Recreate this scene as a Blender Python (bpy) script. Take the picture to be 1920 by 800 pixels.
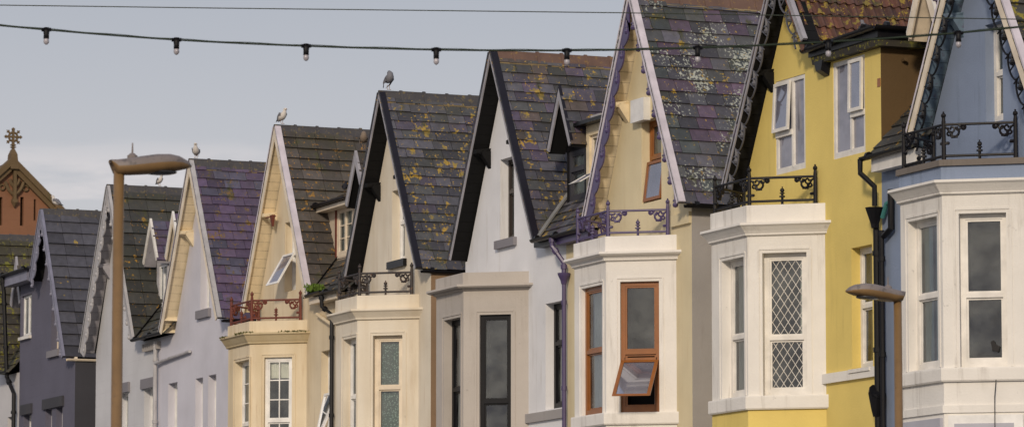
import bpy, math, random
from mathutils import Vector, Matrix
from mathutils.geometry import tessellate_polygon
random.seed(7)
S = bpy.context.scene
for o in list(bpy.data.objects): bpy.data.objects.remove(o, do_unlink=True)
COL = S.collection
R = math.radians

# ------------------------------------------------------------------ camera, sky, sun, exposure
# X runs along the terrace (towards the near end), Y into the houses, Z up. Metres.
FPX = 8260.0                       # focal length in photo pixels (1920 wide)
YAW, PITCH = R(22.7), math.atan(927 / FPX)
FH = Vector((-math.cos(YAW), math.sin(YAW), 0)); RT = Vector((math.sin(YAW), math.cos(YAW), 0))
CAM = Vector((69.3305, -28.6079, 1.6))
FW = Vector((FH.x * math.cos(PITCH), FH.y * math.cos(PITCH), math.sin(PITCH)))
UP = RT.cross(FW)
cd = bpy.data.cameras.new('camera'); cam = bpy.data.objects.new('camera', cd); COL.objects.link(cam)
cam.matrix_world = Matrix(((RT.x, UP.x, -FW.x, CAM.x), (RT.y, UP.y, -FW.y, CAM.y), (RT.z, UP.z, -FW.z, CAM.z), (0, 0, 0, 1)))
cd.sensor_width = 36; cd.lens = FPX / 1920 * 36; cd.clip_start = 1; cd.clip_end = 5000
cd.dof.use_dof = True; cd.dof.focus_distance = 70; cd.dof.aperture_fstop = 6.3
S.camera = cam
SUN_AZ, SUN_EL = R(56), R(22)      # azimuth from -Y towards +X
sdir = Vector((math.sin(SUN_AZ) * math.cos(SUN_EL), -math.cos(SUN_AZ) * math.cos(SUN_EL), math.sin(SUN_EL)))
w = bpy.data.worlds.new("World"); S.world = w; w.use_nodes = True
nt = w.node_tree; nt.nodes.clear()
def N(nt, t, **k):
    n = nt.nodes.new(t)
    for a, b in k.items(): setattr(n, a, b)
    return n
out = N(nt, 'ShaderNodeOutputWorld'); bg = N(nt, 'ShaderNodeBackground'); bg.inputs[1].default_value = 0.1
sky = N(nt, 'ShaderNodeTexSky', sky_type='NISHITA'); sky.sun_disc = False
sky.sun_elevation = SUN_EL; sky.sun_rotation = math.atan2(sdir.x, sdir.y)
sky.air_density = 1.0; sky.dust_density = 2.5
tc = N(nt, 'ShaderNodeTexCoord'); mp = N(nt, 'ShaderNodeMapping'); mp.inputs['Scale'].default_value = (26, 26, 150)
nz = N(nt, 'ShaderNodeTexNoise'); nz.inputs['Scale'].default_value = 1.1; nz.inputs['Detail'].default_value = 5; nz.inputs['Roughness'].default_value = .5
rp = N(nt, 'ShaderNodeValToRGB'); rp.color_ramp.elements[0].position = .44; rp.color_ramp.elements[1].position = .60
sp = N(nt, 'ShaderNodeSeparateXYZ'); el = N(nt, 'ShaderNodeValToRGB')
el.color_ramp.elements[0].position = 0.0; el.color_ramp.elements[0].color = (7.2, 7.0, 7.0, 1)
e1 = el.color_ramp.elements[1]; e1.position = .112; e1.color = (5.9, 5.8, 6.1, 1)
e2 = el.color_ramp.elements.new(.165); e2.color = (4.6, 4.75, 5.3, 1)
e3 = el.color_ramp.elements.new(.9); e3.color = (4.3, 4.65, 5.9, 1)
m1 = N(nt, 'ShaderNodeMixRGB'); m1.inputs[0].default_value = .86
cl = N(nt, 'ShaderNodeMixRGB'); cl.inputs[2].default_value = (7.0, 6.7, 6.8, 1)
cm = N(nt, 'ShaderNodeMath', operation='MULTIPLY')
lo = N(nt, 'ShaderNodeMapRange'); lo.inputs['From Min'].default_value = .129; lo.inputs['From Max'].default_value = .119
L = nt.links.new
L(tc.outputs['Generated'], mp.inputs['Vector']); L(mp.outputs[0], nz.inputs['Vector']); L(nz.outputs[0], rp.inputs[0])
L(tc.outputs['Generated'], sp.inputs[0]); L(sp.outputs['Z'], el.inputs[0]); L(sp.outputs['Z'], lo.inputs['Value'])
L(rp.outputs[0], cm.inputs[0]); L(lo.outputs[0], cm.inputs[1])
L(sky.outputs[0], m1.inputs[1]); L(el.outputs[0], m1.inputs[2])
L(cm.outputs[0], cl.inputs[0]); L(m1.outputs[0], cl.inputs[1])
L(cl.outputs[0], bg.inputs[0]); L(bg.outputs[0], out.inputs[0])
sl = bpy.data.lights.new('sun', 'SUN'); sl.energy = 2.3; sl.angle = R(6); sl.color = (1, .85, .67)
so = bpy.data.objects.new('sun', sl); COL.objects.link(so)
so.rotation_euler = sdir.to_track_quat('Z', 'Y').to_euler(); so.location = (40, -60, 60)
S.view_settings.view_transform = 'Standard'; S.view_settings.look = 'None'; S.view_settings.exposure = -0.02; S.view_settings.gamma = 1
S.view_settings.use_curve_mapping = False
S.render.engine = 'CYCLES'; S.cycles.max_bounces = 6; S.cycles.transparent_max_bounces = 12

# ------------------------------------------------------------------ survey helpers (photo pixel -> point on a real plane)
def ray(px, py): return FW + RT * ((px - 960) / FPX) + UP * ((400 - py) / FPX)
def W(px, py, y=0.0):
    r = ray(px, py); t = (y - CAM.y) / r.y; return CAM.x + t * r.x, CAM.z + t * r.z
def at_depth(px, py, D): r = ray(px, py); return CAM + r * D
class Fr:                           # a vertical wall plane: s along it, z up, d into the building
    def __init__(s, ox, oy, ang=0.0):
        s.o = Vector((ox, oy, 0)); s.t = Vector((math.cos(ang), math.sin(ang), 0)); s.n = Vector((-math.sin(ang), math.cos(ang), 0))
    def P(s, a, z, d=0.0): v = s.o + s.t * a + s.n * d; return Vector((v.x, v.y, z))
    def un(s, px, py, d=0.0):
        r = ray(px, py); k = (s.o + s.n * d - CAM).dot(s.n) / r.dot(s.n); q = CAM + r * k
        return (q - s.o).dot(s.t), q.z
    def rect(s, l, r, t, b, d=0.0):
        m = (l + r) / 2; return s.un(l, (t + b) / 2, d)[0], s.un(r, (t + b) / 2, d)[0], s.un(m, b, d)[1], s.un(m, t, d)[1]

# ------------------------------------------------------------------ materials
def mat(name):
    m = bpy.data.materials.new(name); m.use_nodes = True
    return m, m.node_tree, m.node_tree.nodes['Principled BSDF']
def noise(nt, scale, detail=4, vec=None, rough=.55):
    n = N(nt, 'ShaderNodeTexNoise'); n.inputs['Scale'].default_value = scale; n.inputs['Detail'].default_value = detail; n.inputs['Roughness'].default_value = rough
    if vec: nt.links.new(vec, n.inputs['Vector'])
    return n.outputs[0]
def ramp(nt, src, a, b, c0=(0, 0, 0, 1), c1=(1, 1, 1, 1)):
    r = N(nt, 'ShaderNodeValToRGB'); r.color_ramp.elements[0].position = a; r.color_ramp.elements[1].position = b
    r.color_ramp.elements[0].color = c0; r.color_ramp.elements[1].color = c1; nt.links.new(src, r.inputs[0]); return r.outputs[0]
def mix(nt, fac, a, b, mode='MIX'):
    m = N(nt, 'ShaderNodeMixRGB', blend_type=mode)
    for i, v in enumerate((fac, a, b)):
        if isinstance(v, (int, float)): m.inputs[i].default_value = v
        elif isinstance(v, tuple): m.inputs[i].default_value = v if len(v) == 4 else v + (1,)
        else: nt.links.new(v, m.inputs[i])
    return m.outputs[0]
def bump(nt, b, h, strength=.3, dist=.01):
    n = N(nt, 'ShaderNodeBump'); n.inputs['Strength'].default_value = strength; n.inputs['Distance'].default_value = dist
    nt.links.new(h, n.inputs['Height']); nt.links.new(n.outputs[0], b.inputs['Normal'])
def coords(nt, scale=(1, 1, 1)):
    t = N(nt, 'ShaderNodeTexCoord'); m = N(nt, 'ShaderNodeMapping'); m.inputs['Scale'].default_value = scale
    nt.links.new(t.outputs['Object'], m.inputs[0]); return m.outputs[0]
def render_wall(name, col, dirt=.5, stain=(.16, .12, .08), rough=.85, lines=0.0, warm=0.0):
    m, nt, b = mat(name); v = coords(nt); vs = coords(nt, (5, 5, .45))
    big = ramp(nt, noise(nt, .9, 6, v), .3, .75)
    c = mix(nt, big, tuple(x * .86 for x in col), tuple(min(1, x * 1.05) for x in col))
    st = mixmul(nt, ramp(nt, noise(nt, 1.0, 7, vs, .7), .54, .80), ramp(nt, noise(nt, .8, 4, v), .42, .62))
    a = N(nt, 'ShaderNodeMath', operation='MULTIPLY'); nt.links.new(st, a.inputs[0]); a.inputs[1].default_value = min(1, 1.1 * dirt)
    c = mix(nt, a.outputs[0], c, stain)
    sp_ = ramp(nt, noise(nt, 7, 3, v), .70, .76)
    a2 = N(nt, 'ShaderNodeMath', operation='MULTIPLY'); nt.links.new(sp_, a2.inputs[0]); a2.inputs[1].default_value = .5 * dirt
    c = mix(nt, a2.outputs[0], c, tuple(x * .4 for x in col))
    if warm:
        wm = ramp(nt, noise(nt, .6, 3, coords(nt, (3, 3, .5))), .45, .7)
        a3 = N(nt, 'ShaderNodeMath', operation='MULTIPLY'); nt.links.new(wm, a3.inputs[0]); a3.inputs[1].default_value = warm
        c = mix(nt, a3.outputs[0], c, (.42, .30, .14))
    nt.links.new(c, b.inputs['Base Color']); b.inputs['Roughness'].default_value = rough
    h = noise(nt, 35, 5, v); h2 = noise(nt, 3, 4, v)
    ad = N(nt, 'ShaderNodeMath', operation='ADD'); nt.links.new(h, ad.inputs[0]); nt.links.new(h2, ad.inputs[1])
    hh = ad.outputs[0]
    if lines:                       # faint coursed blockwork ghosting through the paint
        br = N(nt, 'ShaderNodeTexBrick'); t = N(nt, 'ShaderNodeTexCoord'); sx = N(nt, 'ShaderNodeSeparateXYZ'); cx = N(nt, 'ShaderNodeCombineXYZ')
        nt.links.new(t.outputs['Object'], sx.inputs[0]); nt.links.new(sx.outputs['X'], cx.inputs['X']); nt.links.new(sx.outputs['Z'], cx.inputs['Y'])
        nt.links.new(cx.outputs[0], br.inputs['Vector']); br.inputs['Scale'].default_value = 1; br.inputs['Brick Width'].default_value = .55; br.inputs['Row Height'].default_value = .27; br.inputs['Mortar Size'].default_value = .008
        am = N(nt, 'ShaderNodeMath', operation='MULTIPLY'); nt.links.new(br.outputs['Fac'], am.inputs[0]); am.inputs[1].default_value = -lines
        a4 = N(nt, 'ShaderNodeMath', operation='ADD'); nt.links.new(hh, a4.inputs[0]); nt.links.new(am.outputs[0], a4.inputs[1]); hh = a4.outputs[0]
    bump(nt, b, hh, .35, .012)
    return m
def paint(name, col, rough=.5, wear=.3, wearcol=None, metal=0.0):
    m, nt, b = mat(name); v = coords(nt)
    if max(col) < .03: b.inputs['Specular IOR Level'].default_value = .22
    c = mix(nt, ramp(nt, noise(nt, 4, 5, v), .35, .7), tuple(x * .85 for x in col), tuple(min(1, x * 1.1) for x in col))
    wc = wearcol or tuple(x * .45 for x in col)
    f = ramp(nt, noise(nt, 14, 6, v, .65), .66 - .12 * wear, .72)
    a = N(nt, 'ShaderNodeMath', operation='MULTIPLY'); nt.links.new(f, a.inputs[0]); a.inputs[1].default_value = min(1, wear * 1.3)
    c = mix(nt, a.outputs[0], c, wc)
    nt.links.new(c, b.inputs['Base Color']); b.inputs['Roughness'].default_value = rough; b.inputs['Metallic'].default_value = metal
    bump(nt, b, noise(nt, 40, 4, v), .2, .004)
    return m
def slate(name, pal, lichen=.5, white=0.0, lcol=(.52, .31, .03), green=.55, rough=.55, lscale=2.0):
    m, nt, b = mat(name); at = N(nt, 'ShaderNodeAttribute'); at.attribute_name = 'tint'
    sx = N(nt, 'ShaderNodeSeparateColor'); nt.links.new(at.outputs['Color'], sx.inputs[0]); v = coords(nt)
    r = N(nt, 'ShaderNodeValToRGB'); r.color_ramp.interpolation = 'CONSTANT'
    for i, c in enumerate(pal):
        e = r.color_ramp.elements[i] if i < 2 else r.color_ramp.elements.new(i / len(pal))
        e.position = i / len(pal); e.color = c + (1,)
    nt.links.new(sx.outputs[0], r.inputs[0])
    mr = N(nt, 'ShaderNodeMapRange'); mr.inputs['To Min'].default_value = .85; mr.inputs['To Max'].default_value = 1.7; nt.links.new(sx.outputs[1], mr.inputs['Value'])
    cc = N(nt, 'ShaderNodeCombineColor')
    for i in range(3): nt.links.new(mr.outputs[0], cc.inputs[i])
    c = mix(nt, 1.0, r.outputs[0], cc.outputs[0], 'MULTIPLY')
    c = mix(nt, ramp(nt, noise(nt, 9, 6, v), .35, .75), c, mix(nt, 1.0, c, (1.5, 1.5, 1.5), 'MULTIPLY'))
    g = N(nt, 'ShaderNodeMath', operation='MULTIPLY'); nt.links.new(ramp(nt, noise(nt, 1.1, 6, v), .5, .68), g.inputs[0]); g.inputs[1].default_value = green
    c = mix(nt, g.outputs[0], c, (.045, .042, .018))
    if white:
        c = mix(nt, ramp(nt, mixmul(nt, noise(nt, 24, 4, v), noise(nt, 1.3, 4, v)), .338 - .06 * white, .365 - .06 * white), c, (.38, .40, .34))
    # crusty yellow lichen: large patches broken by fine noise
    la = noise(nt, lscale * 1.6, 5, v, .6); lb = noise(nt, 10, 5, v, .65)
    lm = mixmul(nt, la, lb)
    c = mix(nt, ramp(nt, lm, .362 - .07 * lichen, .385 - .07 * lichen), c, mix(nt, ramp(nt, noise(nt, 5, 3, v), .35, .65), lcol, (lcol[0] * .5, lcol[1] * .62, lcol[2] + .012)))
    if lichen > 0:                 # small scattered crusts between the big patches, and a mossy film
        c = mix(nt, ramp(nt, mixmul(nt, noise(nt, 11, 4, v, .6), noise(nt, 34, 3, v)), .385 - .03 * lichen, .41 - .03 * lichen), c, (lcol[0] * .9, lcol[1] * .95, lcol[2] + .02))
        c = mix(nt, ramp(nt, mixmul(nt, noise(nt, 7, 5, v, .7), noise(nt, 1.6, 3, v)), .30, .42), c, (.055, .055, .020))
    nt.links.new(c, b.inputs['Base Color']); b.inputs['Roughness'].default_value = rough
    bump(nt, b, noise(nt, 30, 6, v), .5, .008)
    return m
def mixmul(nt, a, b):
    x = N(nt, 'ShaderNodeMath', operation='MULTIPLY'); nt.links.new(a, x.inputs[0]); nt.links.new(b, x.inputs[1]); return x.outputs[0]
def glass(name, tint=(.88, .92, .9), clear=.62, dcol=(.25, .265, .25)):
    m, nt, b = mat(name); nt.nodes.remove(b); o = nt.nodes['Material Output']
    tr = N(nt, 'ShaderNodeBsdfTransparent'); tr.inputs[0].default_value = tint + (1,)
    gl = N(nt, 'ShaderNodeBsdfGlossy'); gl.inputs['Roughness'].default_value = .04; gl.inputs[0].default_value = (.9, .93, 1, 1)
    df = N(nt, 'ShaderNodeBsdfDiffuse'); df.inputs[0].default_value = dcol + (1,)
    fr = N(nt, 'ShaderNodeFresnel'); fr.inputs[0].default_value = 1.5
    bp = N(nt, 'ShaderNodeBump'); bp.inputs['Strength'].default_value = .08; bp.inputs['Distance'].default_value = .02
    nt.links.new(noise(nt, 1.6, 2, coords(nt)), bp.inputs['Height']); nt.links.new(bp.outputs[0], gl.inputs['Normal'])
    m0 = N(nt, 'ShaderNodeMixShader'); m1 = N(nt, 'ShaderNodeMixShader')
    d = ramp(nt, noise(nt, 1.7, 4, coords(nt, (1, 1, 1.3))), *((.42, .78) if clear > .5 else (-.5, .6))); dm = N(nt, 'ShaderNodeMath', operation='MULTIPLY'); dm.inputs[1].default_value = 1 - clear  # pane's cloudy reflection and haze put in as patchy diffuse grey
    nt.links.new(d, dm.inputs[0]); nt.links.new(dm.outputs[0], m0.inputs[0]); nt.links.new(tr.outputs[0], m0.inputs[1]); nt.links.new(df.outputs[0], m0.inputs[2])
    ad = N(nt, 'ShaderNodeMath', operation='ADD'); nt.links.new(fr.outputs[0], ad.inputs[0]); ad.inputs[1].default_value = .04
    ml = N(nt, 'ShaderNodeMath', operation='MULTIPLY'); ml.inputs[1].default_value = .3 if 'tilted' in name else 1.0; nt.links.new(ad.outputs[0], ml.inputs[0]); nt.links.new(ml.outputs[0], m1.inputs[0]); nt.links.new(m0.outputs[0], m1.inputs[1]); nt.links.new(gl.outputs[0], m1.inputs[2]); nt.links.new(m1.outputs[0], o.inputs[0])
    return m
def cloth(name, col, pattern=0.0):
    m, nt, b = mat(name); c = None; v = coords(nt)
    if pattern:
        vo = N(nt, 'ShaderNodeTexVoronoi'); vo.inputs['Scale'].default_value = 30; nt.links.new(v, vo.inputs['Vector'])
        c = mix(nt, ramp(nt, vo.outputs['Distance'], .2, .45), tuple(min(1, x * 1.5) for x in col), tuple(x * (1 - pattern) for x in col))
    else: c = mix(nt, noise(nt, 3, 3, v), tuple(x * .85 for x in col), tuple(min(1, x * 1.15) for x in col))
    nt.links.new(c, b.inputs['Base Color']); b.inputs['Roughness'].default_value = .9
    return m
M = dict(
    w8=render_wall('blue grey render', (.23, .285, .40), .7, (.07, .10, .12)),
    bay8=render_wall('white bay render', (.77, .74, .69), .8, lines=0),
    w7=render_wall('yellow render', (.76, .59, .175), .5, (.33, .25, .08)),
    bay7=render_wall('ivory bay render', (.79, .76, .71), .7),
    w6=render_wall('pale cream render', (.74, .64, .42), .4, (.45, .28, .10), warm=.15),
    bay6=render_wall('soft white bay render', (.80, .77, .73), .6),
    w5=render_wall('bright white render', (.78, .78, .80), .7, (.35, .31, .24)),
    bay5=render_wall('greige bay render', (.47, .43, .39), .6),
    w4=render_wall('warm cream render', (.76, .69, .57), .6, (.36, .22, .10), warm=.35),
    w3=render_wall('yellowed cream render', (.75, .64, .46), .7, (.34, .20, .08), warm=.45),
    w2=render_wall('lilac white render', (.60, .59, .65), .25, (.36, .34, .34)),
    w1=render_wall('cool white render', (.58, .58, .60), .35, (.30, .28, .27), lines=1.2),
    w0=render_wall('slate blue render', (.115, .112, .155), .35, (.06, .06, .075), lines=1.0),
    wm=render_wall('off white render', (.58, .57, .58), .4),
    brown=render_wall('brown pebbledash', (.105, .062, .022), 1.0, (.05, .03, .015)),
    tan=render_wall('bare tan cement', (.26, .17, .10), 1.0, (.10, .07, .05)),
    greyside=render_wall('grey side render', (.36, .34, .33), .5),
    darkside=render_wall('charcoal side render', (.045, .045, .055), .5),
    stonegrey=render_wall('grey stone trim', (.22, .21, .23), .8),
    ledge=render_wall('worn brown stone', (.17, .145, .125), 1.0, (.06, .05, .03)),
    mossy=render_wall('mossy cornice', (.56, .46, .29), 1.0, (.09, .085, .02), warm=.5),
    peel=render_wall('peeling painted brick', (.62, .52, .40), 1.0, (.15, .07, .03), lines=3),
    redstone=render_wall('red sandstone', (.23, .105, .055), .8, (.10, .05, .03), lines=2),
    oldstone=render_wall('olive weathered stone', (.13, .085, .04), 1.0, (.05, .05, .012)),
    white=paint('white gloss paint', (.74, .71, .66), .4, .25, (.40, .33, .25)),
    upvc=paint('white plastic frame', (.78, .77, .75), .35, .08),
    cream=paint('cream paint', (.74, .62, .42), .5, .35, (.42, .26, .10)),
    creamw=paint('ivory board paint', (.74, .64, .50), .45, .3, (.45, .32, .2)),
    lav=paint('lavender white board paint', (.60, .55, .60), .45, .3, (.32, .26, .3)),
    purple=paint('purple paint', (.068, .048, .13), .4, .4, (.20, .19, .24)),
    black=paint('black paint', (.008, .008, .010), .35, .35, (.03, .03, .033)),
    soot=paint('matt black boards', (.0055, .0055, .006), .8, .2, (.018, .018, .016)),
    greybd=paint('pale grey board paint', (.33, .32, .35), .5, .5, (.10, .10, .11)),
    navy=paint('dark navy verge', (.014, .013, .020), .4, .3, (.07, .06, .08)),
    weath=paint('weathered grey timber', (.42, .41, .42), .7, .6, (.16, .15, .14)),
    tracery=paint('dull grey tracery paint', (.085, .085, .10), .5, .5, (.03, .03, .035)),
    vglass=glass('tilted pane', (.35, .36, .42), .15, (.20, .20, .26)),
    greybd5=paint('charcoal window frame', (.045, .045, .055), .4, .2),
    bluegrey=paint('blue grey board', (.20, .20, .27), .5, .5, (.06, .06, .08)),
    shade8=paint('teal shade and purple light boards', (.13, .19, .25), .6, .9, (.10, .085, .14)),  # soffit's teal shade and purple lit patches are mixed into its colour
    rust=paint('rusted red iron', (.15, .035, .02), .7, 1.0, (.035, .02, .018)),
    iron=paint('black cast iron', (.009, .008, .010), .45, .5, (.035, .025, .02)),
    ironrust=paint('black iron with rust', (.030, .024, .024), .6, .9, (.13, .06, .025)),
    orange=paint('orange brown timber', (.27, .095, .02), .35, .3, (.16, .05, .02)),
    brownfr=paint('dark brown frame', (.035, .026, .022), .35, .2),
    tealp=paint('teal paint', (.05, .20, .19), .5, .6, (.02, .03, .03)),
    lead=paint('lead flashing', (.30, .30, .29), .5, .6, (.42, .40, .36)),
    bronze=paint('bronze lamp paint', (.20, .12, .05), .45, .5, (.08, .055, .035)),
    lampgrey=paint('weathered lamp top', (.19, .16, .15), .6, .9, (.07, .065, .065)),
    lens=paint('smoked lamp lens', (.04, .04, .045), .25, .1),
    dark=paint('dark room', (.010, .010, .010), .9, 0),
    terr=paint('terracotta ridge', (.13, .075, .055), .7, .8, (.28, .17, .04)),
    greyridge=paint('grey ridge tile', (.055, .052, .055), .7, .9, (.20, .15, .05)),
    mortar=paint('ridge mortar', (.25, .19, .10), .9, .7, (.32, .19, .03)),
    glass=glass('window glass'), milky=glass('pale reflecting glass', (.55, .58, .62), .12, (.30, .30, .36)),
    net=cloth('patterned net curtain', (.22, .29, .26), .5), curt=cloth('pale curtain', (.82, .79, .70)), teal=cloth('teal curtain', (.42, .52, .50)),
    grcurt=cloth('grey green curtain', (.58, .60, .55)), blind=cloth('pale lilac blind', (.42, .42, .47)), tancurt=cloth('tan curtain', (.33, .22, .10)),
    bulbglass=paint('frosted bulb', (.36, .34, .37), .2, .1), cable=paint('green black cable', (.012, .022, .012), .5, .2),
    gullw=paint('white feathers', (.62, .58, .54), .8, .1), gullg=paint('grey feathers', (.16, .16, .18), .8, .2), gulld=paint('dark feathers', (.02, .02, .025), .8, .2), gullb=paint('speckled brown feathers', (.20, .15, .11), .8, .9, (.40, .34, .27)),
    beak=paint('gull beak', (.30, .16, .05), .5, 0),
)
GREY = [(.040, .040, .047), (.052, .051, .060), (.034, .033, .040), (.060, .058, .070), (.050, .043, .060), (.043, .044, .045)]
M['sl8'] = slate('dark tiles with gold lichen', [(.035, .033, .030), (.04, .038, .034), (.03, .028, .026)], 1.2, lcol=(.36, .26, .01), rough=.7)
M['sl6'] = slate('mixed grey slate with pale lichen', GREY + [(.066, .046, .070), (.038, .044, .045)], .1, white=.15, green=.35)
M['sl5'] = slate('mixed purple grey slate', GREY + [(.060, .047, .074), (.062, .048, .044)], .5)
M['sl4'] = slate('grey slate with gold lichen', GREY, .62)
M['sl3'] = slate('brown black concrete tiles', [(.047, .040, .034), (.04, .034, .03), (.052, .045, .04)], .45, lcol=(.42, .20, .02), green=.7, rough=.75, lscale=3)
M['sl2'] = slate('purple slate', [(.060, .041, .078), (.052, .037, .066), (.068, .046, .084), (.05, .046, .07), (.058, .040, .068)], .5, lcol=(.26, .14, .02), green=.35)
M['sl1'] = slate('black concrete tiles', [(.024, .025, .022), (.029, .029, .027), (.022, .022, .021)], .10, lcol=(.45, .22, .01), rough=.75, green=.4)
M['sl0'] = slate('blue black concrete tiles', [(.036, .036, .046), (.040, .040, .050), (.033, .033, .042)], -.3, rough=.7, green=.1)
M['slm'] = slate('dark mossy tiles', [(.030, .026, .020), (.036, .031, .024), (.026, .023, .018)], .8, lcol=(.25, .21, .01), rough=.8, green=.8)
M['pan'] = slate('red brown clay pantile', [(.066, .027, .018), (.055, .024, .017), (.076, .031, .020), (.046, .022, .018)], .85, lcol=(.38, .24, .02), green=.15, rough=.7, lscale=4)

# ------------------------------------------------------------------ mesh builder
def tag(o, label=None, cat=None, group=None, kind=None):
    for k, v in (('label', label), ('category', cat), ('group', group), ('kind', kind)):
        if v: o[k] = v
    return o
def empty(name, loc=(0, 0, 0), rz=0):
    o = bpy.data.objects.new(name, None); COL.objects.link(o); o.location = loc; o.rotation_euler = (0, 0, rz); o.empty_display_size = .3; return o
ROOT = {}
class MB:
    def __init__(s): s.v = []; s.f = []; s.m = []; s.c = []
    def add(s, vs, fs, mi=0, col=None):
        b = len(s.v); s.v += [Vector(x) for x in vs]
        for f in fs: s.f.append([b + i for i in f]); s.m.append(mi); s.c.append(col)
    def hexa(s, p, mi=0, col=None):     # 8 points: bottom ring 0-3, top ring 4-7
        s.add(p, [(0, 3, 2, 1), (4, 5, 6, 7), (0, 1, 5, 4), (1, 2, 6, 5), (2, 3, 7, 6), (3, 0, 4, 7)], mi, col)
    def box(s, fr, a0, a1, z0, z1, d0, d1, mi=0):
        P = fr.P; s.hexa([P(a0, z0, d0), P(a1, z0, d0), P(a1, z0, d1), P(a0, z0, d1), P(a0, z1, d0), P(a1, z1, d0), P(a1, z1, d1), P(a0, z1, d1)], mi)
    def wall(s, fr, outer, holes=(), rev=.24, d=0.0, mi=0, rmi=None):
        loops = [[Vector((a, z, 0)) for a, z in outer]]
        for (a0, a1, z0, z1) in holes: loops.append([Vector((a0, z0, 0)), Vector((a0, z1, 0)), Vector((a1, z1, 0)), Vector((a1, z0, 0))])
        flat = [p for l in loops for p in l]
        tri = tessellate_polygon(loops)
        s.add([fr.P(p.x, p.y, d) for p in flat], [tuple(t) for t in tri], mi)
        for (a0, a1, z0, z1) in holes:
            q = [(a0, z0), (a1, z0), (a1, z1), (a0, z1)]
            for i in range(4):
                u, v = q[i], q[(i + 1) % 4]
                s.add([fr.P(*u, d), fr.P(*v, d), fr.P(*v, d + rev), fr.P(*u, d + rev)], [(0, 1, 2, 3)], rmi if rmi is not None else mi)
    def tube(s, pts, r, n=8, mi=0, cap=True):
        pts = [Vector(p) for p in pts]; rs = r if isinstance(r, (list, tuple)) else [r] * len(pts); b = len(s.v); prev = None
        for i, p in enumerate(pts):
            t = (pts[min(i + 1, len(pts) - 1)] - pts[max(i - 1, 0)]).normalized()
            if prev is None: a = t.orthogonal().normalized()
            else: a = (prev - t * prev.dot(t)).normalized()
            prev = a; c = t.cross(a)
            for k in range(n): g = 2 * math.pi * k / n; s.v.append(p + (a * math.cos(g) + c * math.sin(g)) * rs[i])
        for i in range(len(pts) - 1):
            for k in range(n):
                s.f.append([b + i * n + k, b + i * n + (k + 1) % n, b + (i + 1) * n + (k + 1) % n, b + (i + 1) * n + k]); s.m.append(mi); s.c.append(None)
        if cap:
            for e in (0, len(pts) - 1): s.f.append([b + e * n + k for k in range(n)]); s.m.append(mi); s.c.append(None)
    def ball(s, c, r, mi=0, sc=(1, 1, 1), n=8, m=6):
        c = Vector(c); pts = []; b = len(s.v)
        for i in range(m + 1):
            a = math.pi * i / m
            for k in range(n):
                g = 2 * math.pi * k / n; s.v.append(c + Vector((math.sin(a) * math.cos(g) * sc[0], math.sin(a) * math.sin(g) * sc[1], math.cos(a) * sc[2])) * r)
        for i in range(m):
            for k in range(n): s.f.append([b + i * n + k, b + i * n + (k + 1) % n, b + (i + 1) * n + (k + 1) % n, b + (i + 1) * n + k]); s.m.append(mi); s.c.append(None)
    def build(s, name, mats, parent=None, smooth=False):
        if not isinstance(mats, (list, tuple)): mats = [mats]
        off = ROOT.get(parent.name, Vector((0, 0, 0))) if parent else Vector((0, 0, 0))
        me = bpy.data.meshes.new(name); me.from_pydata([v - off for v in s.v], [], s.f); me.validate(clean_customdata=False)
        for m in mats: me.materials.append(M[m] if isinstance(m, str) else m)
        if len(me.polygons) == len(s.m):
            me.polygons.foreach_set('material_index', s.m)
        if any(c is not None for c in s.c) and len(me.polygons) == len(s.c):
            a = me.color_attributes.new('tint', 'FLOAT_COLOR', 'CORNER')
            for p in me.polygons:
                c = s.c[p.index] or (.5, .5, .5)
                for li in p.loop_indices: a.data[li].color = (*c, 1)
        if smooth: me.polygons.foreach_set('use_smooth', [True] * len(me.polygons))
        me.update()
        o = bpy.data.objects.new(name, me); COL.objects.link(o)
        if parent: o.parent = parent; ROOT[o.name] = off
        return o
def root(name, loc, label, cat, group=None):
    e = empty(name, loc); ROOT[e.name] = Vector(loc); return tag(e, label, cat, group)

# ------------------------------------------------------------------ the ground (below the frame, but it carries and lights the street)
def sheet(name, x0, x1, y0, y1, z, m):
    b = MB(); b.add([(x0, y0, z), (x1, y0, z), (x1, y1, z), (x0, y1, z)], [(0, 1, 2, 3)]); return tag(b.build(name, m), kind='structure')
asph = render_wall('asphalt', (.05, .05, .052), .5, (.03, .03, .03)); pav = render_wall('concrete paving', (.24, .22, .20), .7, (.12, .11, .10)); gr = render_wall('earth and turf', (.07, .075, .04), .5)
sheet('ground', -3000, 3000, -3000, 3000, -.03, gr)
sheet('road', -400, 200, -16.5, -4.6, 0.0, asph)
b = MB(); b.hexa([(-400, -4.6, -.02), (200, -4.6, -.02), (200, 0.6, -.02), (-400, 0.6, -.02), (-400, -4.6, .13), (200, -4.6, .13), (200, .6, .13), (-400, .6, .13)]); tag(b.build('pavement', pav), kind='structure')
b = MB(); b.hexa([(-400, -60, -.02), (200, -60, -.02), (200, -16.5, -.02), (-400, -16.5, -.02), (-400, -60, .13), (200, -60, .13), (200, -16.5, .13), (-400, -16.5, .13)]); tag(b.build('promenade', pav), kind='structure')
b = MB()
for i in range(-40, 22): b.add([(i * 6, -10.6, .004), (i * 6 + 3, -10.6, .004), (i * 6 + 3, -10.45, .004), (i * 6, -10.45, .004)], [(0, 1, 2, 3)])
tag(b.build('road_markings', 'white'), kind='structure')

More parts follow.
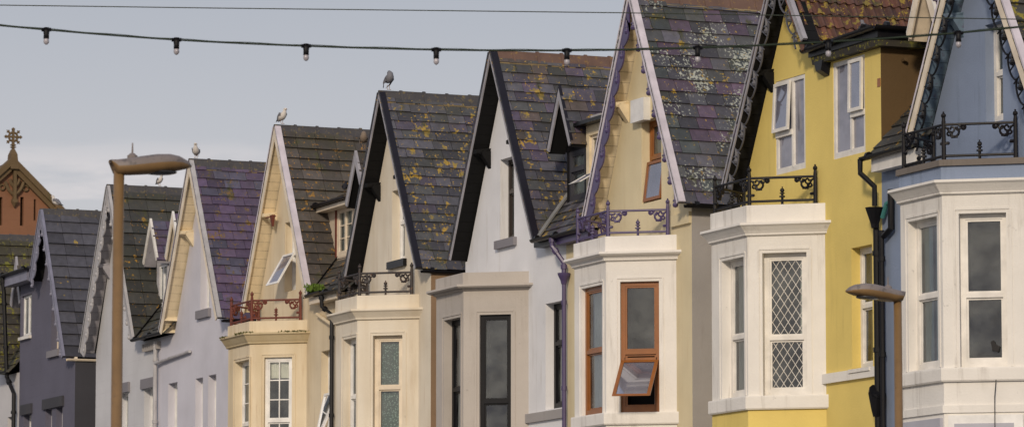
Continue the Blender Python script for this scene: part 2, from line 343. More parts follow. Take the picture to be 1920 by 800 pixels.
# ------------------------------------------------------------------ roofs
def slates(name, parent, O, U, D, ulen, dlen, cw, cl, m, keep=None, stag=True, th=.018, lift=.008, sag=0.0, seed=1):
    """real overlapping slates on a slope: O top corner, U along the courses, D down the slope"""
    rnd = random.Random(seed); O = Vector(O); U = Vector(U).normalized(); D = Vector(D).normalized(); Nn = U.cross(D).normalized()
    if Nn.z < 0: Nn = -Nn
    b = MB(); k = 0; nk = max(1, round(dlen / cl)); cl = dlen / nk
    for k in range(nk):
        u = -cw * (.5 if (k % 2 and stag) else 0) - (rnd.random() * .04 if stag else 0)
        while u < ulen:
            ww = cw * (1 + (rnd.random() - .5) * (.26 if stag else .0)); a0 = max(0, u + .004); a1 = min(ulen, u + ww - .004); u += ww
            if a1 - a0 < .02: continue
            d0 = k * cl - .01; d1 = (k + 1) * cl + .02 + (rnd.random() - .5) * .022 * (1 if stag else .2)
            h = lift + rnd.random() * .005; hh = th + rnd.random() * .007; t0 = (rnd.random() - .5) * .006
            def Q(a, d, n): return O + U * a + D * d + Nn * (n - sag * math.sin(math.pi * min(1, max(0, a / ulen))))
            c = Q((a0 + a1) / 2, (d0 + d1) / 2, 0)
            if keep and not keep(c): continue
            col = (rnd.random(), rnd.random(), rnd.random())
            b.hexa([Q(a0, d0, 0), Q(a1, d0, 0), Q(a1, d1, h), Q(a0, d1, h), Q(a0, d0, .006), Q(a1, d0, .006), Q(a1, d1, h + hh + t0), Q(a0, d1, h + hh - t0)], 0, col)
    return b.build(name, m, parent)
def pantiles(name, parent, O, U, D, ulen, dlen, m, keep):
    rnd = random.Random(5); O = Vector(O); U = Vector(U).normalized(); D = Vector(D).normalized(); Nn = U.cross(D).normalized()
    if Nn.z < 0: Nn = -Nn
    b = MB(); cl = .235; rw = .15; nk = int(dlen / cl); n = 6
    for k in range(nk):
        for j in range(int(ulen / rw)):
            c = O + U * (j * rw + rw / 2) + D * ((k + .5) * cl)
            if not keep(c): continue
            col = (rnd.random(), rnd.random(), 0); jit = rnd.random() * .006
            vs = []
            for e, (d, lift) in enumerate((((k) * cl - .02, .0), ((k + 1) * cl + .02, .028 + jit), ((k + 1) * cl + .02, .008))):
                for i in range(n + 1):
                    t = i / n; hgt = .040 * max(0, math.sin(math.pi * min(1, t / .62))) ** .8
                    vs.append(O + U * (j * rw + t * rw) + D * d + Nn * ((hgt if e < 2 else hgt * .3) + lift))
            fs = [(i, i + 1, n + 2 + i, n + 1 + i) for i in range(n)] + [(n + 1 + i, n + 2 + i, 2 * n + 3 + i, 2 * n + 2 + i) for i in range(n)]
            b.add(vs, fs, 0, col)
    return b.build(name, m, parent)
def ridge(parent, x, y0, y1, z, m='greyridge', along='y', seed=0):
    rnd = random.Random(seed); b = MB(); y = y0
    while y < y1:
        e = min(y + .45, y1); dz = (rnd.random() - .5) * .012
        for (w0, h0, ya, yb) in ((.105, .045, y, e - .004), (.118, .062, e - .045, e)):
            vs = []
            for yy in (ya, yb):
                for (dx, dzz) in ((-w0, -.16), (-w0 * .45, .0), (-.04, h0 - .008), (0, h0 + .004), (.04, h0 - .008), (w0 * .45, 0), (w0, -.16)):
                    vs.append((x + dx, yy, z + dzz + dz) if along == 'y' else (yy, x + dx, z + dzz + dz))
            b.add(vs, [(i, i + 1, i + 8, i + 7) for i in range(6)] + [tuple(range(7)), tuple(range(7, 14))])
        y = e
    # mortar bedding line under the ridge
    y = y0
    while y < y1:
        e = min(y + .11, y1); q = .012 + rnd.random() * .022
        for s in (-1, 1):
            p = [(s * .094, -.15), (s * (.112 + q * .5), -.158 - q), (s * (.104 + q * .5), -.178 - q), (s * .08, -.17)]
            vs = [((x + dx, yy, z + dzz + .004) if along == 'y' else (yy, x + dx, z + dzz + .004)) for yy in (y, e) for dx, dzz in p]
            b.hexa([vs[0], vs[1], vs[2], vs[3], vs[4], vs[5], vs[6], vs[7]], 1)
        y = e
    return b.build('ridge_tiles', [m, 'mortar'], parent)
OV = .28
def leg_profile(x0, z0, x1, z1, prof, ya, yb, b, mi=0, n=None, top=0.0):
    """board following a sloping edge from (x0,z0) to (x1,z1); prof(s)->depth below the edge"""
    d = Vector((x1 - x0, 0, z1 - z0)); Ln = d.length; d /= Ln; nn = Vector((-d.z, 0, d.x))
    if nn.z > 0: nn = -nn
    n = n or max(2, int(Ln / .035)); pts = []
    for i in range(n + 1):
        s = Ln * i / n; p = Vector((x0, 0, z0)) + d * s; q0 = p - nn * top; q = p + nn * prof(s)
        if abs(d.z) > .01 and (q - p).length > 0:
            pass
        pts.append((q0, q))
    # mitre at the apex: keep inner points on the house side of the centre line
    sgn = 1 if x1 > x0 else -1
    fixed = []
    for (q0, q) in pts:
        if (q.x - x0) * sgn < 0: t = (x0 - q.x) / (d.x if abs(d.x) > 1e-6 else 1); q = q + d * t
        if (q0.x - x0) * sgn < 0: t = (x0 - q0.x) / d.x; q0 = q0 + d * t
        fixed.append((q0, q))
    vs = []
    for (q0, q) in fixed: vs += [(q0.x, ya, q0.z), (q.x, ya, q.z), (q.x, yb, q.z), (q0.x, yb, q0.z)]
    fs = []
    for i in range(n):
        a = i * 4; c = a + 4
        fs += [(a, a + 1, c + 1, c), (a + 1, a + 2, c + 2, c + 1), (a + 2, a + 3, c + 3, c + 2), (a + 3, a, c, c + 3)]
    fs += [(0, 1, 2, 3), (4 * n, 4 * n + 1, 4 * n + 2, 4 * n + 3)]
    b.add(vs, fs, mi)
def gable_front(h, xa, za, xl, zl, xr, zr, y, board, soffit, verge, trim=None, bw=.15, vw=.08, ydep=.28, plank=True, openwork=0, cell=.42, bracket=None):
    """bargeboards, soffits, verge caps for a steep gable whose wall is at y+ydep"""
    for (x1, z1, s) in ((xl, zl, -1), (xr, zr, 1)):
        b = MB(); leg_profile(xa, za, x1, z1, lambda q: bw, y - .022, y, b)
        bo = b.build('bargeboard', board, h)
        if trim:
            b = MB(); Ls = math.hypot(x1 - xa, z1 - za); dx = (x1 - xa) / Ls; dz = (z1 - za) / Ls; k = 1
            nnx, nnz = (dz * s, -abs(dx))
            def tp(q, o, yy=y): return Vector((xa + dx * q + nnx * o, yy, za + dz * q + nnz * o))
            if openwork:
                pts = [tp(q * .03, bw + .05 + openwork * (.35 + .65 * abs(math.sin(math.pi * q * .03 / cell)) ** .5)) for q in range(8, int(Ls / .03))]
                b.tube(pts, .015, 5); q = cell * .5
                while q < Ls - .1: b.tube([tp(q, bw * .5), tp(q, bw + .05 + openwork)], .011, 5); q += cell / 2
            else:
                f = lambda q: (bw + .11 + .12 * abs(math.sin(math.pi * q / cell)) ** .55) if s < 0 else bw + .02
                leg_profile(xa, za, x1, z1, f, y - .012, y + .012, b, top=-bw * .6)
            while k * cell < Ls - .05:
                p = tp(k * cell, bw + (.06 if s < 0 else .0))
                b.tube([p, p - Vector((0, 0, .16))], .022, 5); b.ball(p - Vector((0, 0, .18)), .045, n=6, m=4)
                b.tube([p + Vector((-.06, 0, -.11)), p + Vector((.06, 0, -.11))], .02, 5)
                k += 1
            b.build('scalloped_trim', trim, h)
        # soffit: real boards under the overhang
        b = MB(); Ls = math.hypot(x1 - xa, z1 - za); d = Vector(((x1 - xa) / Ls, 0, (z1 - za) / Ls)); nn = Vector((-d.z, 0, d.x)); nn = -nn if nn.z > 0 else nn
        st = .18 if plank else Ls; q = .05
        while q < Ls - .01:
            e = min(q + st - .006, Ls); A = Vector((xa, 0, za)) + d * q + nn * .05; B = Vector((xa, 0, za)) + d * e + nn * .05; t = nn * .02
            if (A.x - xa) * s < 0.01: q += st; continue
            b.hexa([(A.x, y + .001, A.z), (B.x, y + .001, B.z), (B.x, y + ydep + .02, B.z), (A.x, y + ydep + .02, A.z)] + [(v.x, yy, v.z) for v, yy in ((A - t, y + .001), (B - t, y + .001), (B - t, y + ydep + .02), (A - t, y + ydep + .02))])
            q += st
        b.build('soffit', soffit, h)
        b = MB()                      # purlin end carrying the overhang
        for fr in ((.48,) if bracket is None else bracket):
            A = Vector((xa, 0, za)) + d * Ls * fr + nn * .075
            b.hexa([(A.x, y + .01, A.z), (A.x - s * .16, y + .01, A.z), (A.x - s * .10, y + ydep + .02, A.z - .02), (A.x + s * .05, y + ydep + .02, A.z - .1),
                    (A.x, y + .01, A.z + .08), (A.x - s * .16, y + .01, A.z + .06), (A.x - s * .16, y + ydep + .02, A.z + .10), (A.x, y + ydep + .02, A.z + .10)])
            b.hexa([(A.x - s * .03, y + .12, A.z - .02), (A.x - s * .16, y + .12, A.z - .02), (A.x - s * .16, y + ydep + .02, A.z - .28), (A.x - s * .05, y + ydep + .02, A.z - .28),
                    (A.x - s * .03, y + .12, A.z + .05), (A.x - s * .16, y + .12, A.z + .05), (A.x - s * .16, y + ydep + .02, A.z + .05), (A.x - s * .03, y + ydep + .02, A.z + .05)])
        b.build('bracket', soffit, h)
        # verge cap lying on the slates along the edge
        b = MB(); up = -nn
        A = Vector((xa, 0, za)) + up * .03 + d * (.02); B = Vector((x1, 0, z1)) + up * .03 + d * .03
        b.hexa([(A.x, y - .03, A.z), (B.x, y - .03, B.z), (B.x, y + vw, B.z), (A.x, y + vw, A.z)] + [(v.x, yy, v.z) for v, yy in ((A + up * .035, y - .03), (B + up * .035, y - .03), (B + up * .035, y + vw), (A + up * .035, y + vw))])
        b.build('verge', verge, h)

# ------------------------------------------------------------------ windows
FAC = Fr(0, 0, 0)
def ringbox(b, fr, a0, a1, z0, z1, wd, d0, d1, mi=0, top=None, bot=None):
    t = wd if top is None else top; bt = wd if bot is None else bot
    b.box(fr, a0, a0 + wd, z0, z1, d0, d1, mi); b.box(fr, a1 - wd, a1, z0, z1, d0, d1, mi)
    b.box(fr, a0 + wd, a1 - wd, z1 - t, z1, d0 + .001, d1 - .001, mi); b.box(fr, a0 + wd, a1 - wd, z0, z0 + bt, d0 + .001, d1 - .001, mi)
def curtain(w_, fr, a0, a1, z0, z1, d, m):
    b = MB(); n = max(6, int((a1 - a0) / .025)); vs = []
    for i in range(n + 1):
        a = a0 + (a1 - a0) * i / n; dd = d + .022 * math.sin(a * 38) + .012 * math.sin(a * 91)
        vs += [fr.P(a, z0, dd), fr.P(a + .01 * math.sin(a * 20), z1, dd * .6 + d * .4)]
    b.add(vs, [(2 * i, 2 * i + 2, 2 * i + 3, 2 * i + 1) for i in range(n)]); b.build('curtain', m, w_, True)
def window(h, fr, rc, col='upvc', st=.15, mid=.55, mull=(), bars=(0, 0), curt=None, cm='curt', lattice=False, gl='glass', fw=.05, sill=None, ochre=None, low_skip=False, label=None, up_only_bars=False, ztop=None, boxc=None):
    a0, a1, z0, z1 = rc; b = MB(); D0, D1 = st, st + .07
    ringbox(b, fr, a0, a1, z0, z1, fw, D0, D1, bot=fw * 1.5)
    zm = z0 + (z1 - z0) * mid if mid else None
    secs = [(z0 + fw * 1.5, z1 - fw, .0)]
    if mid:
        b.box(fr, a0 + fw, a1 - fw, zm - .03, zm + .03, D0 - .008, D1 - .01)
        secs = [(zm + .03, z1 - fw, .0), (z0 + fw * 1.5, zm - .03, .012)]
        for (u, v, o) in secs: ringbox(b, fr, a0 + fw, a1 - fw, u, v, .028, D0 + .012 + o, D0 + .045 + o)
    for mx in mull:
        x = a0 + (a1 - a0) * mx; b.box(fr, x - .028, x + .028, z0 + fw, z1 - fw, D0 - .004, D1 - .012)
    nx, nz_ = bars
    for si, (u, v, o) in enumerate(secs):
        ia, ib = a0 + fw + .02, a1 - fw - .02
        nzz = nz_ if not (si and up_only_bars) else max(0, nz_ - 1)
        for i in range(nx): x = ia + (ib - ia) * (i + 1) / (nx + 1); b.box(fr, x - .011, x + .011, u, v, D0 + .015 + o, D0 + .04 + o)
        for i in range(nzz): z = u + (v - u) * (i + 1) / (nzz + 1); b.box(fr, ia, ib, z - .011, z + .011, D0 + .016 + o, D0 + .041 + o)
        if lattice:
            sx = (ib - ia) / 4.0; sz = sx * 1.55
            for sg in (-1, 1):
                k = -40
                while k < 40:
                    # line: a = ia + k*sx + t*sx, z = u + t*sz (sg=1) clipped to the pane
                    def pt(t): return (ia + (k + t) * sx, (u + t * sz) if sg > 0 else (v - t * sz))
                    T = (v - u) / sz; t0 = max(0, -k); t1 = min(T, 4.0 - k)
                    if t1 > t0 + .02:
                        p, q = pt(t0), pt(t1); b.tube([fr.P(p[0], p[1], D0 + .03 + o), fr.P(q[0], q[1], D0 + .03 + o)], .0052, 4, cap=False)
                    k += 1
    wo = b.build('window', col, h)
    if label: wo['label'] = label
    b = MB()
    for si, (u, v, o) in enumerate(secs):
        if si and low_skip: continue
        dz = random.uniform(-.003, .003)
        b.add([fr.P(a0 + .03, u, D0 + .032 + o + dz), fr.P(a1 - .03, u, D0 + .032 + o), fr.P(a1 - .03, v, D0 + .032 + o), fr.P(a0 + .03, v, D0 + .034 + o - dz)], [(0, 1, 2, 3)])
    b.build('glass', gl, wo)
    if curt:
        for (c0, c1, k0, k1) in curt: curtain(wo, fr, a0 + (a1 - a0) * c0, a0 + (a1 - a0) * c1, z0 + (z1 - z0) * k0, z0 + (z1 - z0) * k1, D1 + .025, cm)
    b = MB(); P = fr.P; dd = D1 + .19; i_ = .10       # shallow near-black box, coloured dark to stand in for an unlit room
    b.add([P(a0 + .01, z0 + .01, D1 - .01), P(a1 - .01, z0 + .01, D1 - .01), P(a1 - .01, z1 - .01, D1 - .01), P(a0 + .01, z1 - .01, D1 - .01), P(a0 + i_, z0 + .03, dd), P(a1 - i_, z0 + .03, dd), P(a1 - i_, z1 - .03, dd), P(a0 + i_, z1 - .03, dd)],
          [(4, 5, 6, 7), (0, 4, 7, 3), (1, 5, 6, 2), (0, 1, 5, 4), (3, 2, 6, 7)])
    b.build('dark_room_box', 'dark', wo)
    if sill:
        b = MB(); b.box(fr, a0 - sill[1], a1 + sill[1], z0 - sill[0], z0, -.07, D0 + .02); b.build('sill', sill[2], wo)
    return wo
def vent(wo, fr, a0, a1, z0, z1, d, ang, col, gl='vglass', hinge='top', fw=.035):
    """an opened top-hung sash, swung out by ang about its hinge"""
    b = MB(); H = z1 - z0
    def P(a, t, n):
        if hinge == 'top': return fr.P(a, z1 - t * math.cos(ang) - n * math.sin(ang) * 0 , d - t * math.sin(ang) - n)
        return fr.P(a, z0 + t * math.cos(ang), d - t * math.sin(ang) - n)
    def bx(u0, u1, t0, t1): b.hexa([P(u0, t0, 0), P(u1, t0, 0), P(u1, t1, 0), P(u0, t1, 0), P(u0, t0, .035), P(u1, t0, .035), P(u1, t1, .035), P(u0, t1, .035)])
    bx(a0, a0 + fw, 0, H); bx(a1 - fw, a1, 0, H); bx(a0 + fw, a1 - fw, 0, fw); bx(a0 + fw, a1 - fw, H - fw, H)
    b.add([P(a0 + fw, fw, .015), P(a1 - fw, fw, .015), P(a1 - fw, H - fw, .015), P(a0 + fw, H - fw, .015)], [(0, 1, 2, 3)], 1)
    return b.build('open_sash', [col, gl], wo)

# ------------------------------------------------------------------ bays
BD = .9
class Bay:
    def __init__(s, ax, bx, cx):
        s.A = Vector((ax, -BD)); s.B = Vector((bx, -BD)); s.C = Vector((cx, 0)); s.Z = Vector((ax - (cx - bx), 0))
        th = math.atan2(BD, cx - bx); s.th = th
        s.front = Fr(ax, -BD, 0); s.cant = Fr(bx, -BD, th); s.left = Fr(s.Z.x, 0, -th)
        s.lf = bx - ax; s.lc = math.hypot(cx - bx, BD)
    def line(s, o):                  # outline pushed out by o
        t = math.tan(s.th / 2); k = o * t; dx = o / math.sin(s.th)
        return [Vector((s.Z.x - dx, 0)), Vector((s.A.x - k, -BD - o)), Vector((s.B.x + k, -BD - o)), Vector((s.C.x + dx, 0))]
    def sweep(s, prof, b, mi=0):     # closed profile [(out, z)] swept round the bay
        n = len(prof); rows = [s.line(o) for o, z in prof]; vs = []
        for j in range(4):
            for i, (o, z) in enumerate(prof): p = rows[i][j]; vs.append((p.x, p.y, z))
        fs = [(j * n + i, j * n + (i + 1) % n, (j + 1) * n + (i + 1) % n, (j + 1) * n + i) for j in range(3) for i in range(n)] + [tuple(range(n)), tuple(range(3 * n, 4 * n))]
        b.add(vs, fs, mi)
def railing(h, bay, z, m, H=.44, seed=1, bend=0):
    rnd = random.Random(seed); b = MB(); o = -.05; RK = 1.45
    L4 = bay.line(o); segs = [(L4[0], L4[1]), (L4[1], L4[2]), (L4[2], L4[3])]
    def p3(p, zz): return Vector((p.x, p.y, zz))
    zt, zb = z + H - .04, z + .06
    for i, (p, q) in enumerate(segs):
        p, q = p.copy(), q.copy()
        if i == 2: q = p + (q - p) * .90
        if i == 0: p = q + (p - q) * .90
        d = (q - p); Ls = d.length; d /= Ls
        b.tube([p3(p, zt), p3(q, zt)], .013 * RK, 6); b.tube([p3(p, zb), p3(q, zb)], .013 * RK, 6)
        mid = (p + q) / 2
        b.tube([p3(mid, z), p3(mid, zb + .12)], .014 * RK, 6); b.ball(p3(mid, zb + .15), .034, n=7, m=5); b.tube([p3(mid, zb + .05), p3(mid, zb + .07)], .03 * RK, 7); b.tube([p3(mid, zb + .10), p3(mid, zb + .115)], .026 * RK, 7); b.ball(p3(mid, zb + .195), .012, n=5, m=4)
        for e, sg in ((p, 1), (q, -1)):
            # scrollwork hanging from the top rail beside each post
            def pt(u, dz): v = e + d * (sg * u); return p3(v, zt + dz)
            def spiral(cu, cz, r0, r1, a0, a1, n=14):
                return [pt(cu + (r0 + (r1 - r0) * t / n) * math.cos(a0 + (a1 - a0) * t / n), cz + (r0 + (r1 - r0) * t / n) * math.sin(a0 + (a1 - a0) * t / n)) for t in range(n + 1)]
            b.tube([pt(0, -.02), pt(.05, -.05), pt(.08, -.10), pt(.12, -.15), pt(.155, -.17)], .011 * RK, 5)
            b.tube(spiral(.145, -.095, .075, .05, -math.pi * .75, math.pi * .45), .012 * RK, 5)
            b.tube(spiral(.265, -.045, .042, .010, math.pi, -math.pi * 1.3), .013 * RK, 5)
            b.tube(spiral(.11, -.06, .045, .012, -math.pi * .5, math.pi * 1.2), .010 * RK, 5)
            b.tube(spiral(.075, -.13, .04, .012, 0, math.pi * 1.8), .010 * RK, 5); b.tube(spiral(.19, -.05, .035, .010, 0, -math.pi * 1.6), .010 * RK, 5); b.ball(pt(.15, -.165), .022, n=6, m=4); b.tube([pt(.205, -.005), pt(.23, -.03)], .012 * RK, 5); b.tube([pt(.10, -.17), pt(.19, -.165)], .012 * RK, 5)
            b.ball(pt(.265, -.05), .022, n=6, m=4); b.ball(pt(.06, -.055), .02, n=6, m=4)
            b.tube([pt(.02, -.25), pt(.065, -.25)], .016 * RK, 5); b.ball(pt(.06, -.25), .024, n=6, m=4)
    ro = b.build('railing', m, h)
    for k, p in enumerate((segs[0][1] + (segs[0][0] - segs[0][1]) * .90, segs[1][0], segs[1][1], segs[2][0] + (segs[2][1] - segs[2][0]) * .90)):
        b = MB(); b.tube([p3(p, z - .005), p3(p, zt + .02), p3(p, zt + .09)], [.032, .028, .024], 8)
        for zz, r in ((z + .02, .032), (zt - .18, .028), (zt + .035, .03), (zt + .07, .024)): b.tube([p3(p, zz - .01), p3(p, zz + .01)], r, 8)
        b.ball(p3(p, zt + .12), .036, n=8, m=6); b.ball(p3(p, zt + .165), .014, n=6, m=4)
        b.build('post', m, ro)
    return ro
def make_bay(h, A, B, C, ptop, ct, cb, wallm, holes_f, holes_c, sill=None, basem=None, cornm=None, extra=(), parm=None, ledge=None):
    """A,B,C: photo x of the bay's corners; levels measured down the B corner"""
    ym = ct + 30
    ax = W(A, ym + 17, -BD)[0]; bx = W(B, ym, -BD)[0]; cx = W(C, ym, 0)[0]
    bay = Bay(ax, bx, cx); zz = lambda py: W(B, py, -BD)[1]
    zp, zt, zb = zz(ptop), zz(ct), zz(cb); zs = zz(sill[0]) if sill else 4.0; zs0 = zz(sill[1]) if sill else 3.9
    hf = [bay.front.rect(*r) for r in holes_f]; hc = [bay.cant.rect(*r) for r in holes_c]
    lw = zs0 if sill else 0.0; zw = zt
    b = MB()
    b.wall(bay.front, [(0, lw), (bay.lf, lw), (bay.lf, zw), (0, zw)], hf, .24)
    b.wall(bay.cant, [(0, lw), (bay.lc, lw), (bay.lc, zw), (0, zw)], hc, .24)
    b.wall(bay.left, [(0, lw), (bay.lc, lw), (bay.lc, zw), (0, zw)], [(bay.lc - c1, bay.lc - c0, q0, q1) for (c0, c1, q0, q1) in hc], .24)
    for fr, hs in ((bay.front, hf), (bay.cant, hc)):       # raised plaster surround
        for (a0, a1, z0, z1) in hs:
            b.box(fr, a0 - .075, a0 - .045, z0, z1 + .05, -.012, .01); b.box(fr, a1 + .045, a1 + .075, z0, z1 + .05, -.012, .01); b.box(fr, a0 - .045, a1 + .045, z1 + .045, z1 + .075, -.012, .01)
    b.build('bay_wall', wallm, h)
    if sill:
        b = MB(); bay.sweep([(-.01, zs), (.05, zs), (.055, zs - .02), (.055, zs0 + .02), (.04, zs0), (-.01, zs0)], b); b.build('sill_band', wallm, h)
    b = MB(); cw = cornm or wallm
    bay.sweep([(-.02, zt + .012), (.15, zt), (.155, zt - .035), (.14, zt - .045), (.12, zt - .06), (.07, zb + .07), (.045, zb + .035), (.045, zb + .015), (.02, zb), (-.02, zb)], b)
    b.build('cornice', cw, h)
    b = MB(); bay.sweep([(-.17, zt), (.012, zt), (.012, zp), (-.17, zp)], b)
    l = bay.line(-.05); b.add([(p.x, p.y, zt + .06) for p in l] , [(0, 1, 2, 3)]); b.build('parapet', parm or wallm, h)
    if ledge:
        b = MB(); z2 = zz(ledge); bay.sweep([(-.19, z2), (.05, z2), (.055, zp + .003), (-.19, zp + .003)], b); b.build('parapet_coping', 'ledge', h); zp = z2
    if extra:
        for (p0, p1, oo, mm) in extra:
            b = MB(); bay.sweep([(-.01, zz(p0)), (oo, zz(p0)), (oo, zz(p1)), (-.01, zz(p1))], b); b.build('band', mm, h)
    return bay, zp, hf, hc

# patch for the base sweep
def bay_base(h, bay, z1, m):
    b = MB(); bay.sweep([(-.02, 0.0), (.001, 0.0), (.001, z1), (-.02, z1)], b); b.build('bay_base', m, h)

ZE = 9.33          # main eaves
PM = 1.07          # main roof pitch (rise per metre)
def zmain(y): return ZE + (y + .2) * PM
def pipe(h, pts, r, m, name='downpipe', joints=True):
    b = MB(); b.tube(pts, r, 8)
    if joints:
        for i in range(len(pts) - 1):
            p, q = Vector(pts[i]), Vector(pts[i + 1]); n = int((q - p).length / 1.5)
            for k in range(n + 1):
                c = p + (q - p) * ((k + .3) / (n + 1)); d = (q - p).normalized() * .035; b.tube([c - d, c + d], r * 1.35, 8)
    return b.build(name, m, h)
def gutter(h, p, q, m='black', r=.055):
    p, q = Vector(p), Vector(q); b = MB(); d = (q - p).normalized(); sd = Vector((0, 0, 1)).cross(d).normalized(); n = 8
    vs = []
    for e in (p, q):
        for i in range(n + 1): a = math.pi + math.pi * i / n; vs.append(e + sd * r * math.cos(a) + Vector((0, 0, r * math.sin(a))))
        for i in range(n, -1, -1): a = math.pi + math.pi * i / n; vs.append(e + sd * (r - .008) * math.cos(a) + Vector((0, 0, (r - .008) * math.sin(a))))
    k = 2 * (n + 1); b.add(vs, [(i, (i + 1) % k, k + (i + 1) % k, k + i) for i in range(k)])
    Ls = (q - p).length; j = .2
    while j < Ls: c = p + d * j; b.tube([c - d * .03, c + d * .03], r * 1.06, 8); j += 1.7
    return b.build('gutter', m, h)
def body(h, xl, xr, xa, za, zb, hwl, hwr, wallm, holes, sidem, top_pts=None, dark='dark'):
    """facade wall with its gable, side walls and back wall"""
    m = MB()
    pts = top_pts or [(xl, 0), (xr, 0), (xr, ZE - .04), (min(xr, xa + hwr - .10), ZE - .04), (xa, za - .16), (max(xl, xa - hwl + .10), ZE - .04), (xl, ZE - .04)]
    cl = []
    for p in pts:
        if not cl or (abs(p[0] - cl[-1][0]) > 1e-4 or abs(p[1] - cl[-1][1]) > 1e-4): cl.append(p)
    m.wall(FAC, cl, holes, .24); m.build('wall', wallm, h)
    b = MB(); b.add([(xr, 0, 0), (xr, 8, 0), (xr, 8, ZE), (xr, 0, ZE - .04)], [(0, 1, 2, 3)]); b.build('side_wall', sidem, h)
    b = MB(); b.add([(xl, 0, 0), (xl, 8, 0), (xl, 8, ZE), (xl, 0, ZE - .04)], [(0, 1, 2, 3)])
    b.build('side_wall', sidem, h)
    b = MB(); b.add([(xl, 8, 0), (xr, 8, 0), (xr, 8, ZE), (xa, 8, za - .1), (xl, 8, ZE)], [(0, 1, 2, 3, 4)]); b.build('back_wall', wallm, h)
def cross_roof(h, xa, za, hw, m, kind, ridgem, seed, keep=None, yback=8.1, left=True, lfrac=1.0, xmax=None, tile=None):
    zb = ZE; Ls = math.hypot(hw, za - zb)
    cw, cl, stag = kind
    for s in (1, -1):
        fr_ = lfrac if s < 0 else 1.0
        D = (s * hw * fr_, 0, -(za - zb) * fr_)
        nm = slates('gable_roof', h, (xa + s * .0, -OV - .03, za + .01), (0, 1, 0), D, yback + OV, Ls * fr_ + .02, cw, cl, m, keep=(keep if s > 0 else None), stag=stag, seed=seed + s, sag=.02, th=(.018 if stag else .034))
        b = MB(); t = Vector((-D[2] * s, 0, D[0] * s)).normalized() * -.045
        if t.z > 0: t = -t
        a = [Vector((xa, -OV, za)), Vector((xa + D[0], -OV, za + D[2])), Vector((xa + D[0], yback, za + D[2])), Vector((xa, yback, za))]
        if not keep or s < 0:
            b.hexa([v + t * 1.0 for v in a] + [v - Vector((0, 0, .001)) for v in a]); b.build('roof_deck', 'soot', h)
    ridge(h, xa, -OV - .02, yback, za + .0, ridgem, seed=seed)
def main_roof(h, x0, x1, xaL, xaR, m, kind, seed, z_top=12.35, xlim=None):
    """front slope of the main roof between two gables; each gable is (xa, za, hw) or None"""
    cw, cl, stag = kind
    def keep(c):
        for g, s in ((xaL, 1), (xaR, -1)):
            if g:
                xa, za, hw = g; xv = xa + s * (hw - (c.z - ZE) / ((za - ZE) / hw))
                if (c.x - xv) * s < -.16: return False
        return True
    ytop = (z_top - ZE) / PM - .2; Ls = math.hypot(ytop + .2, z_top - ZE)
    slates('main_roof', h, (x0, ytop, z_top), (1, 0, 0), (0, -1, -PM), x1 - x0, Ls + .06, cw, cl, m, keep=keep, stag=stag, seed=seed)
    b = MB(); b.add([(x0, ytop, z_top - .02), (x1, ytop, z_top - .02), (x1, ytop * 2 + .2, ZE), (x0, ytop * 2 + .2, ZE)], [(0, 1, 2, 3)])
    b.add([(x0, -.12, ZE + .05), (x1, -.12, ZE + .05), (x1, ytop, z_top - .03), (x0, ytop, z_top - .03)], [(0, 1, 2, 3)]) if not (xaL or xaR) else None
    b.build('rear_slope', m, h)
def valley(h, xa, za, hw, m, zt=11.6, s=1, wd=.07):
    """lead flashing lying in the valley where the main roof meets the gable slope"""
    mm = (za - ZE) / hw; b = MB(); pts = []
    for z in (ZE - .02, zt): pts.append((xa + s * (hw - (z - ZE) / mm), (z - ZE) / PM - .2, z))
    (x0, y0, z0), (x1, y1, z1) = pts
    b.hexa([(x0 - .02 * s, y0, z0 + .03), (x0 + wd * s, y0 - .02, z0 + .03), (x1 + wd * s, y1 - .02, z1 + .03), (x1 - .02 * s, y1, z1 + .03), (x0 - .02 * s, y0, z0 + .075), (x0 + wd * s, y0 - .02, z0 + .075), (x1 + wd * s, y1 - .02, z1 + .075), (x1 - .02 * s, y1, z1 + .075)])
    b.build('valley_flashing', m, h)
